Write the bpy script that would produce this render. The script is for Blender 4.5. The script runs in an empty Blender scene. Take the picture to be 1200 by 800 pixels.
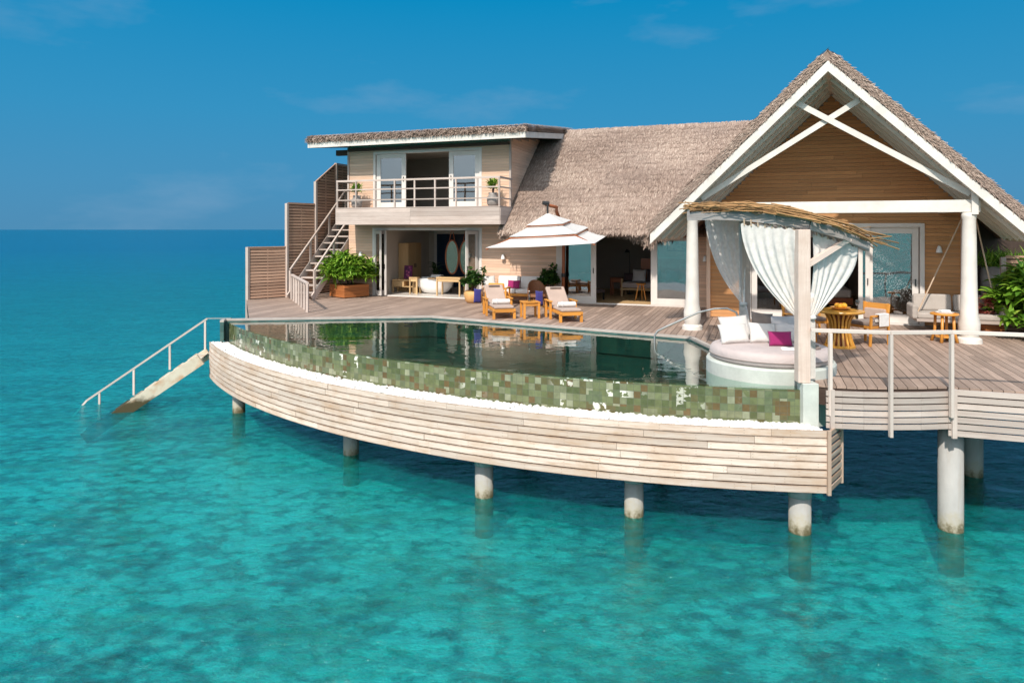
import bpy, bmesh, math, random
import numpy as np
from mathutils import Vector, Matrix

random.seed(7)
RNG = np.random.default_rng(7)
SC = bpy.context.scene
COL = SC.collection
R = math.radians

# ------------------------------------------------------------------ camera
ZD = 2.27                                   # deck height above the sea
cam_d = bpy.data.cameras.new('camera')
cam = bpy.data.objects.new('camera', cam_d); COL.objects.link(cam)
cam.location = (0, 0, 4.67); cam.rotation_euler = (R(90), 0, 0)
cam_d.lens = 24.0; cam_d.sensor_width = 36.0; cam_d.shift_y = -131 / 1200
cam_d.clip_start = 0.1; cam_d.clip_end = 60000
SC.camera = cam

# ------------------------------------------------------------------ sun, sky, exposure
SUN_EL = R(44)
SUN_TRAVEL = Vector((0.39 * math.cos(SUN_EL), 0.92 * math.cos(SUN_EL), -math.sin(SUN_EL)))
sun_d = bpy.data.lights.new('sun', 'SUN'); sun_d.energy = 3.7; sun_d.angle = R(1.2)
sun_d.color = (1.0, 0.925, 0.83)
sun = bpy.data.objects.new('sun', sun_d); COL.objects.link(sun)
sun.rotation_euler = SUN_TRAVEL.to_track_quat('-Z', 'Y').to_euler(); sun.location = (-20, -40, 40)

W = bpy.data.worlds.new('World'); SC.world = W; W.use_nodes = True
wn = W.node_tree.nodes; wl = W.node_tree.links
wn.clear()
w_out = wn.new('ShaderNodeOutputWorld'); w_bg = wn.new('ShaderNodeBackground')
w_bg.inputs[1].default_value = 0.10
sky = wn.new('ShaderNodeTexSky'); sky.sky_type = 'NISHITA'; sky.sun_disc = False
sky.sun_elevation = SUN_EL; sky.sun_rotation = math.atan2(-0.39, -0.92)
w_tc = wn.new('ShaderNodeTexCoord'); w_sep = wn.new('ShaderNodeSeparateXYZ')
wl.new(w_tc.outputs['Generated'], w_sep.inputs[0])
w_r = wn.new('ShaderNodeValToRGB'); cr = w_r.color_ramp
SKY = [(0.0, (0.060, 0.218, 0.385)), (0.06, (0.048, 0.228, 0.415)), (0.16, (0.026, 0.232, 0.44)),
       (0.32, (0.000, 0.208, 0.435)), (1.0, (0.004, 0.15, 0.36))]
while len(cr.elements) < len(SKY): cr.elements.new(0.5)
for e, (p, c) in zip(cr.elements, SKY): e.position = p; e.color = (*c, 1)
wl.new(w_sep.outputs[2], w_r.inputs[0])
w_sc = wn.new('ShaderNodeVectorMath'); w_sc.operation = 'SCALE'; w_sc.inputs[3].default_value = 10.0
wl.new(w_r.outputs[0], w_sc.inputs[0])
w_mix = wn.new('ShaderNodeMixRGB'); w_mix.inputs[0].default_value = 0.985
wl.new(sky.outputs[0], w_mix.inputs[1]); wl.new(w_sc.outputs[0], w_mix.inputs[2])
# thin wisps of cloud
w_map = wn.new('ShaderNodeMapping'); w_map.inputs['Scale'].default_value = (2.6, 2.6, 8.0)
w_map.inputs['Location'].default_value = (0.35, 0.0, 0.2)
wl.new(w_tc.outputs['Generated'], w_map.inputs[0])
w_n = wn.new('ShaderNodeTexNoise'); w_n.inputs['Scale'].default_value = 1.0; w_n.inputs['Detail'].default_value = 6
w_n.inputs['Roughness'].default_value = 0.55
wl.new(w_map.outputs[0], w_n.inputs['Vector'])
w_cr = wn.new('ShaderNodeValToRGB'); w_cr.color_ramp.elements[0].position = 0.55; w_cr.color_ramp.elements[1].position = 0.78
w_cr.color_ramp.elements[1].color = (0.55, 0.55, 0.55, 1)
wl.new(w_n.outputs[0], w_cr.inputs[0])
w_m2 = wn.new('ShaderNodeMixRGB'); w_m2.inputs[2].default_value = (2.0, 3.3, 4.8, 1)
wl.new(w_cr.outputs[0], w_m2.inputs[0]); wl.new(w_mix.outputs[0], w_m2.inputs[1])
# broad bright haze around the sun (behind the camera)
w_dot = wn.new('ShaderNodeVectorMath'); w_dot.operation = 'DOT_PRODUCT'; w_dot.inputs[1].default_value = tuple(-SUN_TRAVEL)
w_nrm = wn.new('ShaderNodeVectorMath'); w_nrm.operation = 'NORMALIZE'
wl.new(w_tc.outputs['Generated'], w_nrm.inputs[0]); wl.new(w_nrm.outputs[0], w_dot.inputs[0])
w_gl = wn.new('ShaderNodeValToRGB'); ge = w_gl.color_ramp; ge.elements.new(0.4); ge.elements.new(0.75)
for e, (p, c) in zip(ge.elements, [(0.0, (0, 0, 0)), (0.4, (2.1, 2.1, 2.0)), (0.75, (6.8, 6.4, 5.7)), (1.0, (14.0, 12.8, 11.0))]): e.position = p; e.color = (*c, 1)
wl.new(w_dot.outputs['Value'], w_gl.inputs[0])
w_add = wn.new('ShaderNodeVectorMath'); w_add.operation = 'ADD'
wl.new(w_m2.outputs[0], w_add.inputs[0]); wl.new(w_gl.outputs[0], w_add.inputs[1])
wl.new(w_add.outputs[0], w_bg.inputs[0]); wl.new(w_bg.outputs[0], w_out.inputs[0])

SC.view_settings.view_transform = 'Standard'; SC.view_settings.look = 'None'
SC.view_settings.gamma = 1.0; SC.view_settings.exposure = 0.30
SC.view_settings.use_curve_mapping = False
SC.cycles.use_denoising = True
SC.cycles.max_bounces = 8; SC.cycles.transparent_max_bounces = 24
SC.cycles.caustics_reflective = False; SC.cycles.caustics_refractive = False

# ------------------------------------------------------------------ frames of reference
A20 = R(20); C20, S20 = math.cos(A20), math.sin(A20)
def HW(u, v, z=0.0):
    """house axes (u along the front, v into the house, z above the deck) to world"""
    return (u * C20 + v * S20, 23.05 - u * S20 + v * C20, z + ZD)
def WH(x, y):
    y -= 23.05
    return (x * C20 - y * S20, x * S20 + y * C20)

# ------------------------------------------------------------------ material helpers
class Mat:
    def __init__(s, name):
        s.m = bpy.data.materials.new(name); s.m.use_nodes = True
        s.n = s.m.node_tree.nodes; s.l = s.m.node_tree.links; s.n.clear()
        s.out = s.n.new('ShaderNodeOutputMaterial')
    def node(s, t, ins=None, **kw):
        n = s.n.new(t)
        for k, v in kw.items(): setattr(n, k, v)
        for k, v in (ins or {}).items():
            if hasattr(v, 'is_output') or isinstance(v, bpy.types.NodeSocket): s.l.new(v, n.inputs[k])
            else: n.inputs[k].default_value = v
        return n
    def ramp(s, fac, stops, interp='LINEAR'):
        n = s.n.new('ShaderNodeValToRGB'); e = n.color_ramp; e.interpolation = interp
        while len(e.elements) < len(stops): e.elements.new(0.5)
        for a, (p, c) in zip(e.elements, stops):
            a.position = p
            a.color = (c, c, c, 1) if isinstance(c, (int, float)) else (*c, 1)
        s.l.new(fac, n.inputs[0]); return n.outputs[0]
    def noise(s, vec, scale, detail=4, rough=0.55, dist=0.0):
        n = s.node('ShaderNodeTexNoise', {'Scale': scale, 'Detail': detail, 'Roughness': rough, 'Distortion': dist})
        s.l.new(vec, n.inputs['Vector']); return n.outputs[0]
    def mapping(s, vec, scale=(1, 1, 1), loc=(0, 0, 0), rot=(0, 0, 0)):
        n = s.node('ShaderNodeMapping'); n.inputs['Scale'].default_value = scale
        n.inputs['Location'].default_value = loc; n.inputs['Rotation'].default_value = rot
        s.l.new(vec, n.inputs[0]); return n.outputs[0]
    def mix(s, fac, a, b, blend='MIX'):
        n = s.n.new('ShaderNodeMixRGB'); n.blend_type = blend
        for i, v in enumerate((fac, a, b)):
            if isinstance(v, bpy.types.NodeSocket): s.l.new(v, n.inputs[i])
            elif i == 0: n.inputs[0].default_value = v
            else: n.inputs[i].default_value = (*v, 1) if not isinstance(v, (int, float)) else (v, v, v, 1)
        return n.outputs[0]
    def math(s, op, a, b=0.0, clamp=False):
        n = s.n.new('ShaderNodeMath'); n.operation = op; n.use_clamp = clamp
        for i, v in enumerate((a, b)):
            if isinstance(v, bpy.types.NodeSocket): s.l.new(v, n.inputs[i])
            else: n.inputs[i].default_value = v
        return n.outputs[0]
    def bump(s, h, strength=0.3, dist=0.01):
        n = s.node('ShaderNodeBump', {'Strength': strength, 'Distance': dist}); s.l.new(h, n.inputs['Height'])
        return n.outputs[0]
    def schlick(s, f0, power, normal):
        """reflectance that is the same from above and below the surface"""
        g = s.node('ShaderNodeNewGeometry')
        d = s.node('ShaderNodeVectorMath', operation='DOT_PRODUCT'); s.l.new(g.outputs['Incoming'], d.inputs[0]); s.l.new(normal, d.inputs[1])
        k = s.math('POWER', s.math('SUBTRACT', 1.0, s.math('ABSOLUTE', d.outputs['Value']), True), power)
        return s.math('ADD', s.math('MULTIPLY', k, 1 - f0), f0, True)
    def coord(s, k='Object'): return s.node('ShaderNodeTexCoord').outputs[k]
    def tone(s): return s.node('ShaderNodeAttribute', attribute_name='tone').outputs['Fac']
    def principled(s, color, rough=0.6, normal=None, **kw):
        p = s.n.new('ShaderNodeBsdfPrincipled')
        for k, v in (('Base Color', color), ('Roughness', rough)):
            if isinstance(v, bpy.types.NodeSocket): s.l.new(v, p.inputs[k])
            else: p.inputs[k].default_value = (*v, 1) if k == 'Base Color' else v
        if normal is not None: s.l.new(normal, p.inputs['Normal'])
        for k, v in kw.items():
            k = k.replace('_', ' ')
            if isinstance(v, bpy.types.NodeSocket): s.l.new(v, p.inputs[k])
            else: p.inputs[k].default_value = v
        return p.outputs[0]
    def done(s, sh):
        s.l.new(sh, s.out.inputs[0]); return s.m

def mat_wood(name, dark, light, rough=0.65, stain=None, stain_amt=0.0, grain=1.0, spread=0.35, spec=0.3, edges=False):
    """planks: grain along each board's own length (UV in metres), one tone per board, blotchy weathering"""
    m = Mat(name); uv = m.coord('UV'); ob = m.coord('Object')
    g = m.noise(m.mapping(uv, (1.6 * grain, 38 * grain, 1)), 1.0, 5, 0.6, 0.4)
    g2 = m.noise(m.mapping(uv, (0.5, 7, 1)), 1.0, 3)
    f = m.math('ADD', m.math('MULTIPLY', g, 0.6), m.math('MULTIPLY', g2, 0.4))
    c = m.mix(m.ramp(f, [(0.3, 0.0), (0.72, 1.0)]), dark, light)
    t = m.tone()
    k = m.math('ADD', m.math('MULTIPLY', t, spread), 1 - spread * 0.55)
    c = m.mix(1.0, c, m.node('ShaderNodeCombineXYZ', {0: k, 1: k, 2: k}).outputs[0], 'MULTIPLY')
    if stain:
        w = m.noise(m.mapping(ob, (1, 1, 2.2)), 1.3, 6, 0.65)
        c = m.mix(m.math('MULTIPLY', m.ramp(w, [(0.46, 0.0), (0.7, 1.0)]), stain_amt), c, stain)
        w2 = m.noise(m.mapping(uv, (2.4, 12, 1), (3, 5, 0)), 1.0, 5, 0.7)
        c = m.mix(m.math('MULTIPLY', m.ramp(w2, [(0.56, 0.0), (0.68, 1.0)]), stain_amt * 0.9), c, stain)
    return m.done(m.principled(edge_dirt(m, uv, c, g2) if edges else c, rough, m.bump(g, 0.35, 0.004), Specular_IOR_Level=spec))
def edge_dirt(m, uv, c, g2):
    sp = m.node('ShaderNodeSeparateXYZ'); m.l.new(uv, sp.inputs[0])
    v = m.math('DIVIDE', m.math('FRACT', sp.outputs[1]), 0.1175)
    e = m.math('MULTIPLY', m.math('ABSOLUTE', m.math('SUBTRACT', v, 0.5)), 2.0)
    n = m.noise(m.mapping(uv, (3.0, 20, 1)), 1.0, 5, 0.7)
    f = m.math('ADD', e, m.math('MULTIPLY', m.math('SUBTRACT', n, 0.5), 1.1))
    c = m.mix(m.math('MULTIPLY', m.ramp(f, [(0.72, 0.0), (1.05, 1.0)]), 0.62), c, (0.27, 0.16, 0.10))
    # screw heads at board fixings
    fx = m.math('ABSOLUTE', m.math('SUBTRACT', m.math('FRACT', m.math('MULTIPLY', sp.outputs[0], 1.6)), 0.5))
    sc = m.math('MULTIPLY', m.math('LESS_THAN', fx, 0.012), m.math('LESS_THAN', m.math('ABSOLUTE', m.math('SUBTRACT', e, 0.45)), 0.09))
    return m.mix(m.math('MULTIPLY', sc, 0.6), c, (0.16, 0.09, 0.06))

def mat_plain(name, col, rough=0.6, var=0.12, scale=4.0, bump=0.0, bscale=60, **kw):
    m = Mat(name); ob = m.coord('Object')
    n = m.noise(ob, scale, 5, 0.6)
    lo = tuple(c * (1 - var) for c in col); hi = tuple(min(1, c * (1 + var)) for c in col)
    c = m.mix(m.ramp(n, [(0.3, 0.0), (0.7, 1.0)]), lo, hi)
    nor = m.bump(m.noise(ob, bscale, 3), bump, 0.01) if bump else None
    return m.done(m.principled(c, rough, nor, **kw))

def mat_fabric(name, col, var=0.1, weave=260):
    m = Mat(name); ob = m.coord('Object')
    n = m.noise(ob, 3.0, 4); w = m.noise(ob, weave, 2)
    wr = m.noise(ob, 9.0, 3, 0.5, 0.6)
    lo = tuple(c * (1 - var) for c in col); hi = tuple(min(1, c * (1 + var)) for c in col)
    c = m.mix(m.ramp(n, [(0.3, 0.0), (0.7, 1.0)]), lo, hi)
    h = m.math('ADD', m.math('MULTIPLY', w, 0.15), m.math('MULTIPLY', wr, 1.0))
    return m.done(m.principled(c, 0.85, m.bump(h, 0.5, 0.03), Specular_IOR_Level=0.2, Sheen_Weight=0.2))

M = {}
M['skirt'] = mat_wood('whitewashed_planks', (0.52, 0.395, 0.325), (0.79, 0.675, 0.58), 0.7, (0.48, 0.30, 0.18), 0.6, 1.0, 0.34, 0.3, True)
M['deck'] = mat_wood('deck_boards', (0.275, 0.19, 0.147), (0.455, 0.34, 0.275), 0.6, (0.23, 0.165, 0.13), 0.5, 1.0, 0.42)
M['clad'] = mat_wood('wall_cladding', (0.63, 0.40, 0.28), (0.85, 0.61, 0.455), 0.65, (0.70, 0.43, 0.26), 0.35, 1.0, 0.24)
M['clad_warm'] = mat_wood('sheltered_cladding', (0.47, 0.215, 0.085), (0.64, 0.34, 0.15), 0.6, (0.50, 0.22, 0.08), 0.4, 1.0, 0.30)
M['grey_wood'] = mat_wood('silvered_timber', (0.40, 0.32, 0.28), (0.60, 0.51, 0.455), 0.7, (0.34, 0.25, 0.20), 0.35)
M['fence_wood'] = mat_wood('fence_slats', (0.37, 0.215, 0.145), (0.54, 0.35, 0.25), 0.7, (0.22, 0.12, 0.085), 0.35, 1.0, 0.4)
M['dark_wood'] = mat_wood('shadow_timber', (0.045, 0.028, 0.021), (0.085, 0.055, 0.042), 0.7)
M['teak'] = mat_wood('golden_teak', (0.50, 0.19, 0.028), (0.74, 0.335, 0.06), 0.42, None, 0, 1.0, 0.25, 0.5)
M['table_wood'] = mat_wood('varnished_wood', (0.52, 0.23, 0.035), (0.78, 0.40, 0.07), 0.28, None, 0, 1.0, 0.4, 0.5)
M['mast_wood'] = mat_wood('red_hardwood', (0.26, 0.075, 0.03), (0.42, 0.14, 0.06), 0.4)
M['pale_oak'] = mat_wood('pale_oak', (0.50, 0.32, 0.15), (0.66, 0.45, 0.24), 0.5)
M['planter_wood'] = mat_wood('planter_boards', (0.30, 0.095, 0.03), (0.48, 0.18, 0.06), 0.5)
M['white_paint'] = mat_plain('white_paint', (0.66, 0.62, 0.565), 0.55, 0.12, 2.5, 0.15, 14)
M['frame_paint'] = mat_plain('white_door_frames', (0.70, 0.65, 0.605), 0.45, 0.06, 3)
M['steel'] = mat_plain('brushed_steel', (0.55, 0.53, 0.50), 0.3, 0.1, 8, Metallic=0.9)
M['black_metal'] = mat_plain('black_metal', (0.02, 0.02, 0.02), 0.4)
M['white_fabric'] = mat_fabric('white_fabric', (0.68, 0.645, 0.615), 0.05)
M['sand_fabric'] = mat_fabric('sand_fabric', (0.42, 0.31, 0.255), 0.08)
M['mauve_fabric'] = mat_fabric('mauve_grey_fabric', (0.52, 0.435, 0.415), 0.06)
M['light_grey_fabric'] = mat_fabric('light_grey_fabric', (0.60, 0.57, 0.57), 0.06)
M['taupe_fabric'] = mat_fabric('taupe_fabric', (0.24, 0.19, 0.165), 0.1)
M['plum_fabric'] = mat_fabric('plum_fabric', (0.30, 0.02, 0.115), 0.12)
M['dark_plum'] = mat_fabric('dark_plum_fabric', (0.13, 0.012, 0.07), 0.12)
M['navy_fabric'] = mat_fabric('navy_fabric', (0.035, 0.03, 0.15), 0.15)
M['orange_fabric'] = mat_fabric('orange_fabric', (0.78, 0.30, 0.05), 0.1)
M['dark_fabric'] = mat_fabric('dark_fabric', (0.07, 0.045, 0.05), 0.12)
M['ceramic'] = mat_plain('white_ceramic', (0.85, 0.84, 0.82), 0.15, 0.02)
M['terracotta'] = mat_plain('tan_clay', (0.62, 0.34, 0.13), 0.6, 0.12, 5)
M['grey_clay'] = mat_plain('grey_glazed_pot', (0.30, 0.27, 0.25), 0.5, 0.2, 5)
M['soil'] = mat_plain('soil', (0.05, 0.035, 0.025), 0.95, 0.3, 20, 0.6)
M['wicker'] = mat_plain('brown_wicker', (0.22, 0.095, 0.045), 0.6, 0.45, 45, 0.9, 55)
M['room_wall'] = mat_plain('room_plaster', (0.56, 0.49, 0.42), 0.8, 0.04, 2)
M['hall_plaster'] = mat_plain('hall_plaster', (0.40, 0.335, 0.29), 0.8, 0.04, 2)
M['room_floor'] = mat_plain('pale_stone_floor', (0.60, 0.56, 0.52), 0.35, 0.06, 2)
M['rope'] = mat_plain('rope', (0.58, 0.43, 0.31), 0.85, 0.2, 40, 0.5, 90)
M['navy_glazing'] = mat_plain('dark_blue_glazing', (0.018, 0.04, 0.075), 0.12, 0.2, 2)
M['plinth'] = mat_plain('weathered_white_concrete', (0.52, 0.54, 0.49), 0.7, 0.16, 2.2, 0.3, 30)
M['gold'] = mat_plain('fruit_yellow', (0.85, 0.42, 0.03), 0.45, 0.2, 9)
M['red_fruit'] = mat_plain('fruit_red', (0.6, 0.10, 0.03), 0.4, 0.2, 9)
M['paper'] = mat_plain('paper', (0.85, 0.83, 0.8), 0.6, 0.03)
M['twig'] = mat_wood('dry_twigs', (0.21, 0.105, 0.045), (0.50, 0.29, 0.125), 0.8, None, 0, 1.0, 0.7)

def mat_sea():
    m = Mat('sea_water'); p = m.coord('Object')
    # real ripples disturb the surface normal
    n1 = m.noise(m.mapping(p, (0.55, 0.9, 1), rot=(0, 0, 0.35)), 1.0, 3, 0.5, 0.6)
    n2 = m.noise(m.mapping(p, (2.2, 4.2, 1), rot=(0, 0, -0.2)), 1.0, 6, 0.66, 0.5)
    n3 = m.noise(m.mapping(p, (0.10, 0.17, 1)), 1.0, 2)
    n4 = m.noise(m.mapping(p, (6.5, 12.0, 1), rot=(0, 0, 0.12)), 1.0, 3, 0.6, 0.3)
    h = m.math('ADD', m.math('ADD', m.math('MULTIPLY', n1, 0.50), m.math('MULTIPLY', n2, 0.30)), m.math('ADD', m.math('MULTIPLY', n3, 0.9), m.math('MULTIPLY', n4, 0.075)))
    bm = m.bump(h, 1.0, 0.36)
    # deeper, bluer water away from the reef
    sep = m.node('ShaderNodeSeparateXYZ'); m.l.new(p, sep.inputs[0])
    wob = m.math('MULTIPLY', m.math('SUBTRACT', m.noise(m.mapping(p, (0.03, 0.06, 1)), 1.0, 4), 0.5), 26.0)
    far = m.math('ADD', m.math('SUBTRACT', sep.outputs[1], m.math('MULTIPLY', sep.outputs[0], 0.85)), wob)
    deep = m.ramp(m.math('DIVIDE', far, 230.0, True), [(0.07, 0.0), (0.18, 0.34), (0.5, 0.80), (1.0, 1.0)])
    body = m.mix(deep, (0.002, 0.30, 0.315), (0.0, 0.115, 0.225))
    tint = m.mix(deep, (0.18, 0.97, 0.95), (0.03, 0.60, 0.75))
    tr = m.node('ShaderNodeBsdfTransparent', {0: tint}).outputs[0]
    rf = m.node('ShaderNodeBsdfRefraction', {'Color': tint, 'Roughness': 0.0, 'IOR': 1.33}); m.l.new(m.bump(m.math('ADD', m.math('MULTIPLY', n1, 0.5), m.math('MULTIPLY', n2, 0.06)), 1.0, 0.30), rf.inputs['Normal'])
    tr = m.node('ShaderNodeMixShader', {0: 0.28, 1: tr, 2: rf.outputs[0]}).outputs[0]
    df = m.node('ShaderNodeBsdfDiffuse', {0: body}); m.l.new(bm, df.inputs['Normal'])
    # caustic light lines painted as denser turquoise along noise ridges
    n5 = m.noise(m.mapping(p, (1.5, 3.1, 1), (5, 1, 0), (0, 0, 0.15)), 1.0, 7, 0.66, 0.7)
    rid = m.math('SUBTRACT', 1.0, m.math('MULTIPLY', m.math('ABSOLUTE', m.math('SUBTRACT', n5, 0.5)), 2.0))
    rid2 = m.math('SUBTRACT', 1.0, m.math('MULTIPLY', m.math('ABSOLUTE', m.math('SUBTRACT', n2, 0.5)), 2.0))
    caustic = m.math('ADD', m.math('MULTIPLY', m.ramp(rid, [(0.84, 0.0), (1.0, 1.0)]), 0.6), m.math('MULTIPLY', m.ramp(rid2, [(0.86, 0.0), (1.0, 1.0)]), 0.4))
    body = m.mix(m.math('MULTIPLY', caustic, m.math('SUBTRACT', 1.0, deep, True)), body, (0.06, 0.50, 0.48))
    opac = m.math('ADD', m.math('ADD', m.math('MULTIPLY', deep, 0.66), 0.12), m.math('MULTIPLY', caustic, 0.22), True)
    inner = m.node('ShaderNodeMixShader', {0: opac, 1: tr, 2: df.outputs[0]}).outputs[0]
    gl = m.node('ShaderNodeBsdfGlossy', {'Roughness': 0.06}); gl.inputs[0].default_value = (0.9, 0.95, 1, 1)
    m.l.new(bm, gl.inputs['Normal'])
    fr = m.schlick(0.025, 4.6, bm)
    return m.done(m.node('ShaderNodeMixShader', {0: m.math('MINIMUM', fr, 0.34), 1: inner, 2: gl.outputs[0]}).outputs[0])
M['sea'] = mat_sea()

def mat_seabed():
    """patchy reef flat: pale sand, rubble and darker coral heads"""
    m = Mat('sand_and_coral'); p = m.coord('Object')
    a = m.noise(m.mapping(p, (0.16, 0.26, 1)), 1.0, 4, 0.55)
    b = m.noise(m.mapping(p, (0.8, 1.15, 1), (4, 2, 0)), 1.0, 6, 0.62, 0.25)
    c2 = m.noise(m.mapping(p, (3.6, 4.8, 1)), 1.0, 8, 0.75)
    d = m.noise(m.mapping(p, (15.0, 19.0, 1)), 1.0, 4, 0.7)
    v = m.node('ShaderNodeTexVoronoi', {'Scale': 1.0, 'Randomness': 1.0}); m.l.new(m.mapping(p, (3.0, 4.2, 1)), v.inputs['Vector'])
    lump = m.math('MULTIPLY', m.math('SUBTRACT', 0.55, v.outputs['Distance']), 0.16)
    f = m.math('ADD', m.math('ADD', m.math('MULTIPLY', a, 0.20), m.math('MULTIPLY', b, 0.32)), m.math('ADD', m.math('MULTIPLY', c2, 0.34), m.math('MULTIPLY', d, 0.14)))
    f = m.math('ADD', f, lump)
    col = m.ramp(f, [(0.405, (0.06, 0.10, 0.095)), (0.46, (0.22, 0.30, 0.28)), (0.50, (0.50, 0.58, 0.54)), (0.53, (0.88, 0.90, 0.83)), (0.57, (1.0, 0.99, 0.95))])
    br = m.noise(m.mapping(p, (0.30, 0.62, 1), (7, 3, 0)), 1.0, 7, 0.72, 0.3)
    col = m.mix(m.math('MULTIPLY', m.ramp(br, [(0.50, 0.0), (0.62, 1.0)]), 0.7), col, (0.70, 0.44, 0.29))
    rock = m.noise(m.mapping(p, (1.1, 1.6, 1), (1, 9, 0)), 1.0, 8, 0.76)
    col = m.mix(m.math('MULTIPLY', m.ramp(rock, [(0.575, 0.0), (0.64, 1.0)]), 0.55), col, (0.10, 0.13, 0.11))
    h = m.math('ADD', m.math('MULTIPLY', f, 1.0), m.math('MULTIPLY', d, 0.12))
    return m.done(m.principled(col, 0.95, m.bump(h, 1.0, 0.35), Specular_IOR_Level=0.0))
M['seabed'] = mat_seabed()

def mat_pool_water():
    m = Mat('pool_water'); p = m.coord('Object')
    h = m.noise(m.mapping(p, (1.4, 2.2, 1)), 1.0, 3, 0.5, 0.4)
    bm = m.bump(h, 0.35, 0.02)
    tr = m.node('ShaderNodeBsdfTransparent'); tr.inputs[0].default_value = (0.5, 0.80, 0.72, 1)
    gl = m.node('ShaderNodeBsdfGlossy', {'Roughness': 0.01}); m.l.new(bm, gl.inputs['Normal'])
    gl.inputs[0].default_value = (0.95, 0.95, 0.92, 1)
    fr = m.schlick(0.07, 3.0, bm)
    return m.done(m.node('ShaderNodeMixShader', {0: fr, 1: tr.outputs[0], 2: gl.outputs[0]}).outputs[0])
M['pool_water'] = mat_pool_water()

def mat_tiles(name, size, stops, rough=0.25, bumps=0.4):
    m = Mat(name); uv = m.coord('UV')
    sc = m.mapping(uv, (1 / size, 1 / size, 1))
    fl = m.node('ShaderNodeVectorMath', operation='FLOOR'); m.l.new(sc, fl.inputs[0])
    wn_ = m.node('ShaderNodeTexWhiteNoise', noise_dimensions='2D'); m.l.new(fl.outputs[0], wn_.inputs['Vector'])
    big = m.node('ShaderNodeVectorMath', operation='FLOOR'); m.l.new(m.mapping(uv, (0.5 / size, 0.5 / size, 1), (0.31, 0.17, 0)), big.inputs[0])
    wb = m.node('ShaderNodeTexWhiteNoise', noise_dimensions='2D'); m.l.new(big.outputs[0], wb.inputs['Vector'])
    sel = m.math('GREATER_THAN', wb.outputs[0], 0.9)
    wsp = m.node('ShaderNodeSeparateColor'); m.l.new(wb.outputs[1], wsp.inputs[0])
    val = m.mix(sel, wn_.outputs[0], m.math('MULTIPLY', wsp.outputs[1], 0.93))
    v = m.node('ShaderNodeSeparateColor'); m.l.new(val, v.inputs[0])
    col = m.ramp(v.outputs[0], stops, 'CONSTANT')
    col = m.mix(0.22, col, (0.140, 0.140, 0.066)) if name.startswith('green') else col
    col = m.mix(0.5, col, m.noise(uv, 9.0, 6, 0.65), 'OVERLAY')
    if name.startswith('green'):     # wet glints painted as pale patches on a few tiles
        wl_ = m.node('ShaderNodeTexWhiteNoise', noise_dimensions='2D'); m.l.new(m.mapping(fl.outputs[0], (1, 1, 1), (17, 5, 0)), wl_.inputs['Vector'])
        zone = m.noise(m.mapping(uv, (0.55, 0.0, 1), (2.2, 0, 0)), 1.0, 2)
        glint = m.math('MULTIPLY', m.math('GREATER_THAN', wl_.outputs[0], 0.80), m.math('GREATER_THAN', m.noise(uv, 11.0, 3, 0.5), 0.50))
        col = m.mix(m.math('MULTIPLY', glint, m.ramp(zone, [(0.50, 0.0), (0.56, 1.0)])), col, (0.72, 0.71, 0.62))
    fx = m.node('ShaderNodeVectorMath', operation='FRACTION'); m.l.new(sc, fx.inputs[0])
    sp = m.node('ShaderNodeSeparateXYZ'); m.l.new(fx.outputs[0], sp.inputs[0])
    gx = m.math('MAXIMUM', m.math('ABSOLUTE', m.math('SUBTRACT', sp.outputs[0], 0.5)), m.math('ABSOLUTE', m.math('SUBTRACT', sp.outputs[1], 0.5)))
    grout = m.math('GREATER_THAN', gx, 0.46)
    col = m.mix(m.math('MULTIPLY', grout, 0.55), col, (0.10, 0.105, 0.075))
    h = m.math('ADD', m.math('MULTIPLY', grout, -0.6), m.math('MULTIPLY', m.noise(uv, 14, 3), 0.9))
    return m.done(m.principled(col, rough, m.bump(h, bumps, 0.008), Specular_IOR_Level=0.6))
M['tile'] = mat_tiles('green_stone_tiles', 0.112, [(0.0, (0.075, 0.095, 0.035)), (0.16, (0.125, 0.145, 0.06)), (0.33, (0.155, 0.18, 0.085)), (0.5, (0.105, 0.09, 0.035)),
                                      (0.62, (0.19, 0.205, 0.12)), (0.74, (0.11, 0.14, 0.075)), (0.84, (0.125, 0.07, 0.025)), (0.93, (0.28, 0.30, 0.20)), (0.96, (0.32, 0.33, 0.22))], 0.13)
M['basin'] = mat_tiles('dark_pool_tiles', 0.2, [(0.0, (0.035, 0.09, 0.085)), (0.3, (0.05, 0.12, 0.11)), (0.6, (0.035, 0.105, 0.10)), (0.85, (0.065, 0.135, 0.115))], 0.4, 0.2)

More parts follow.
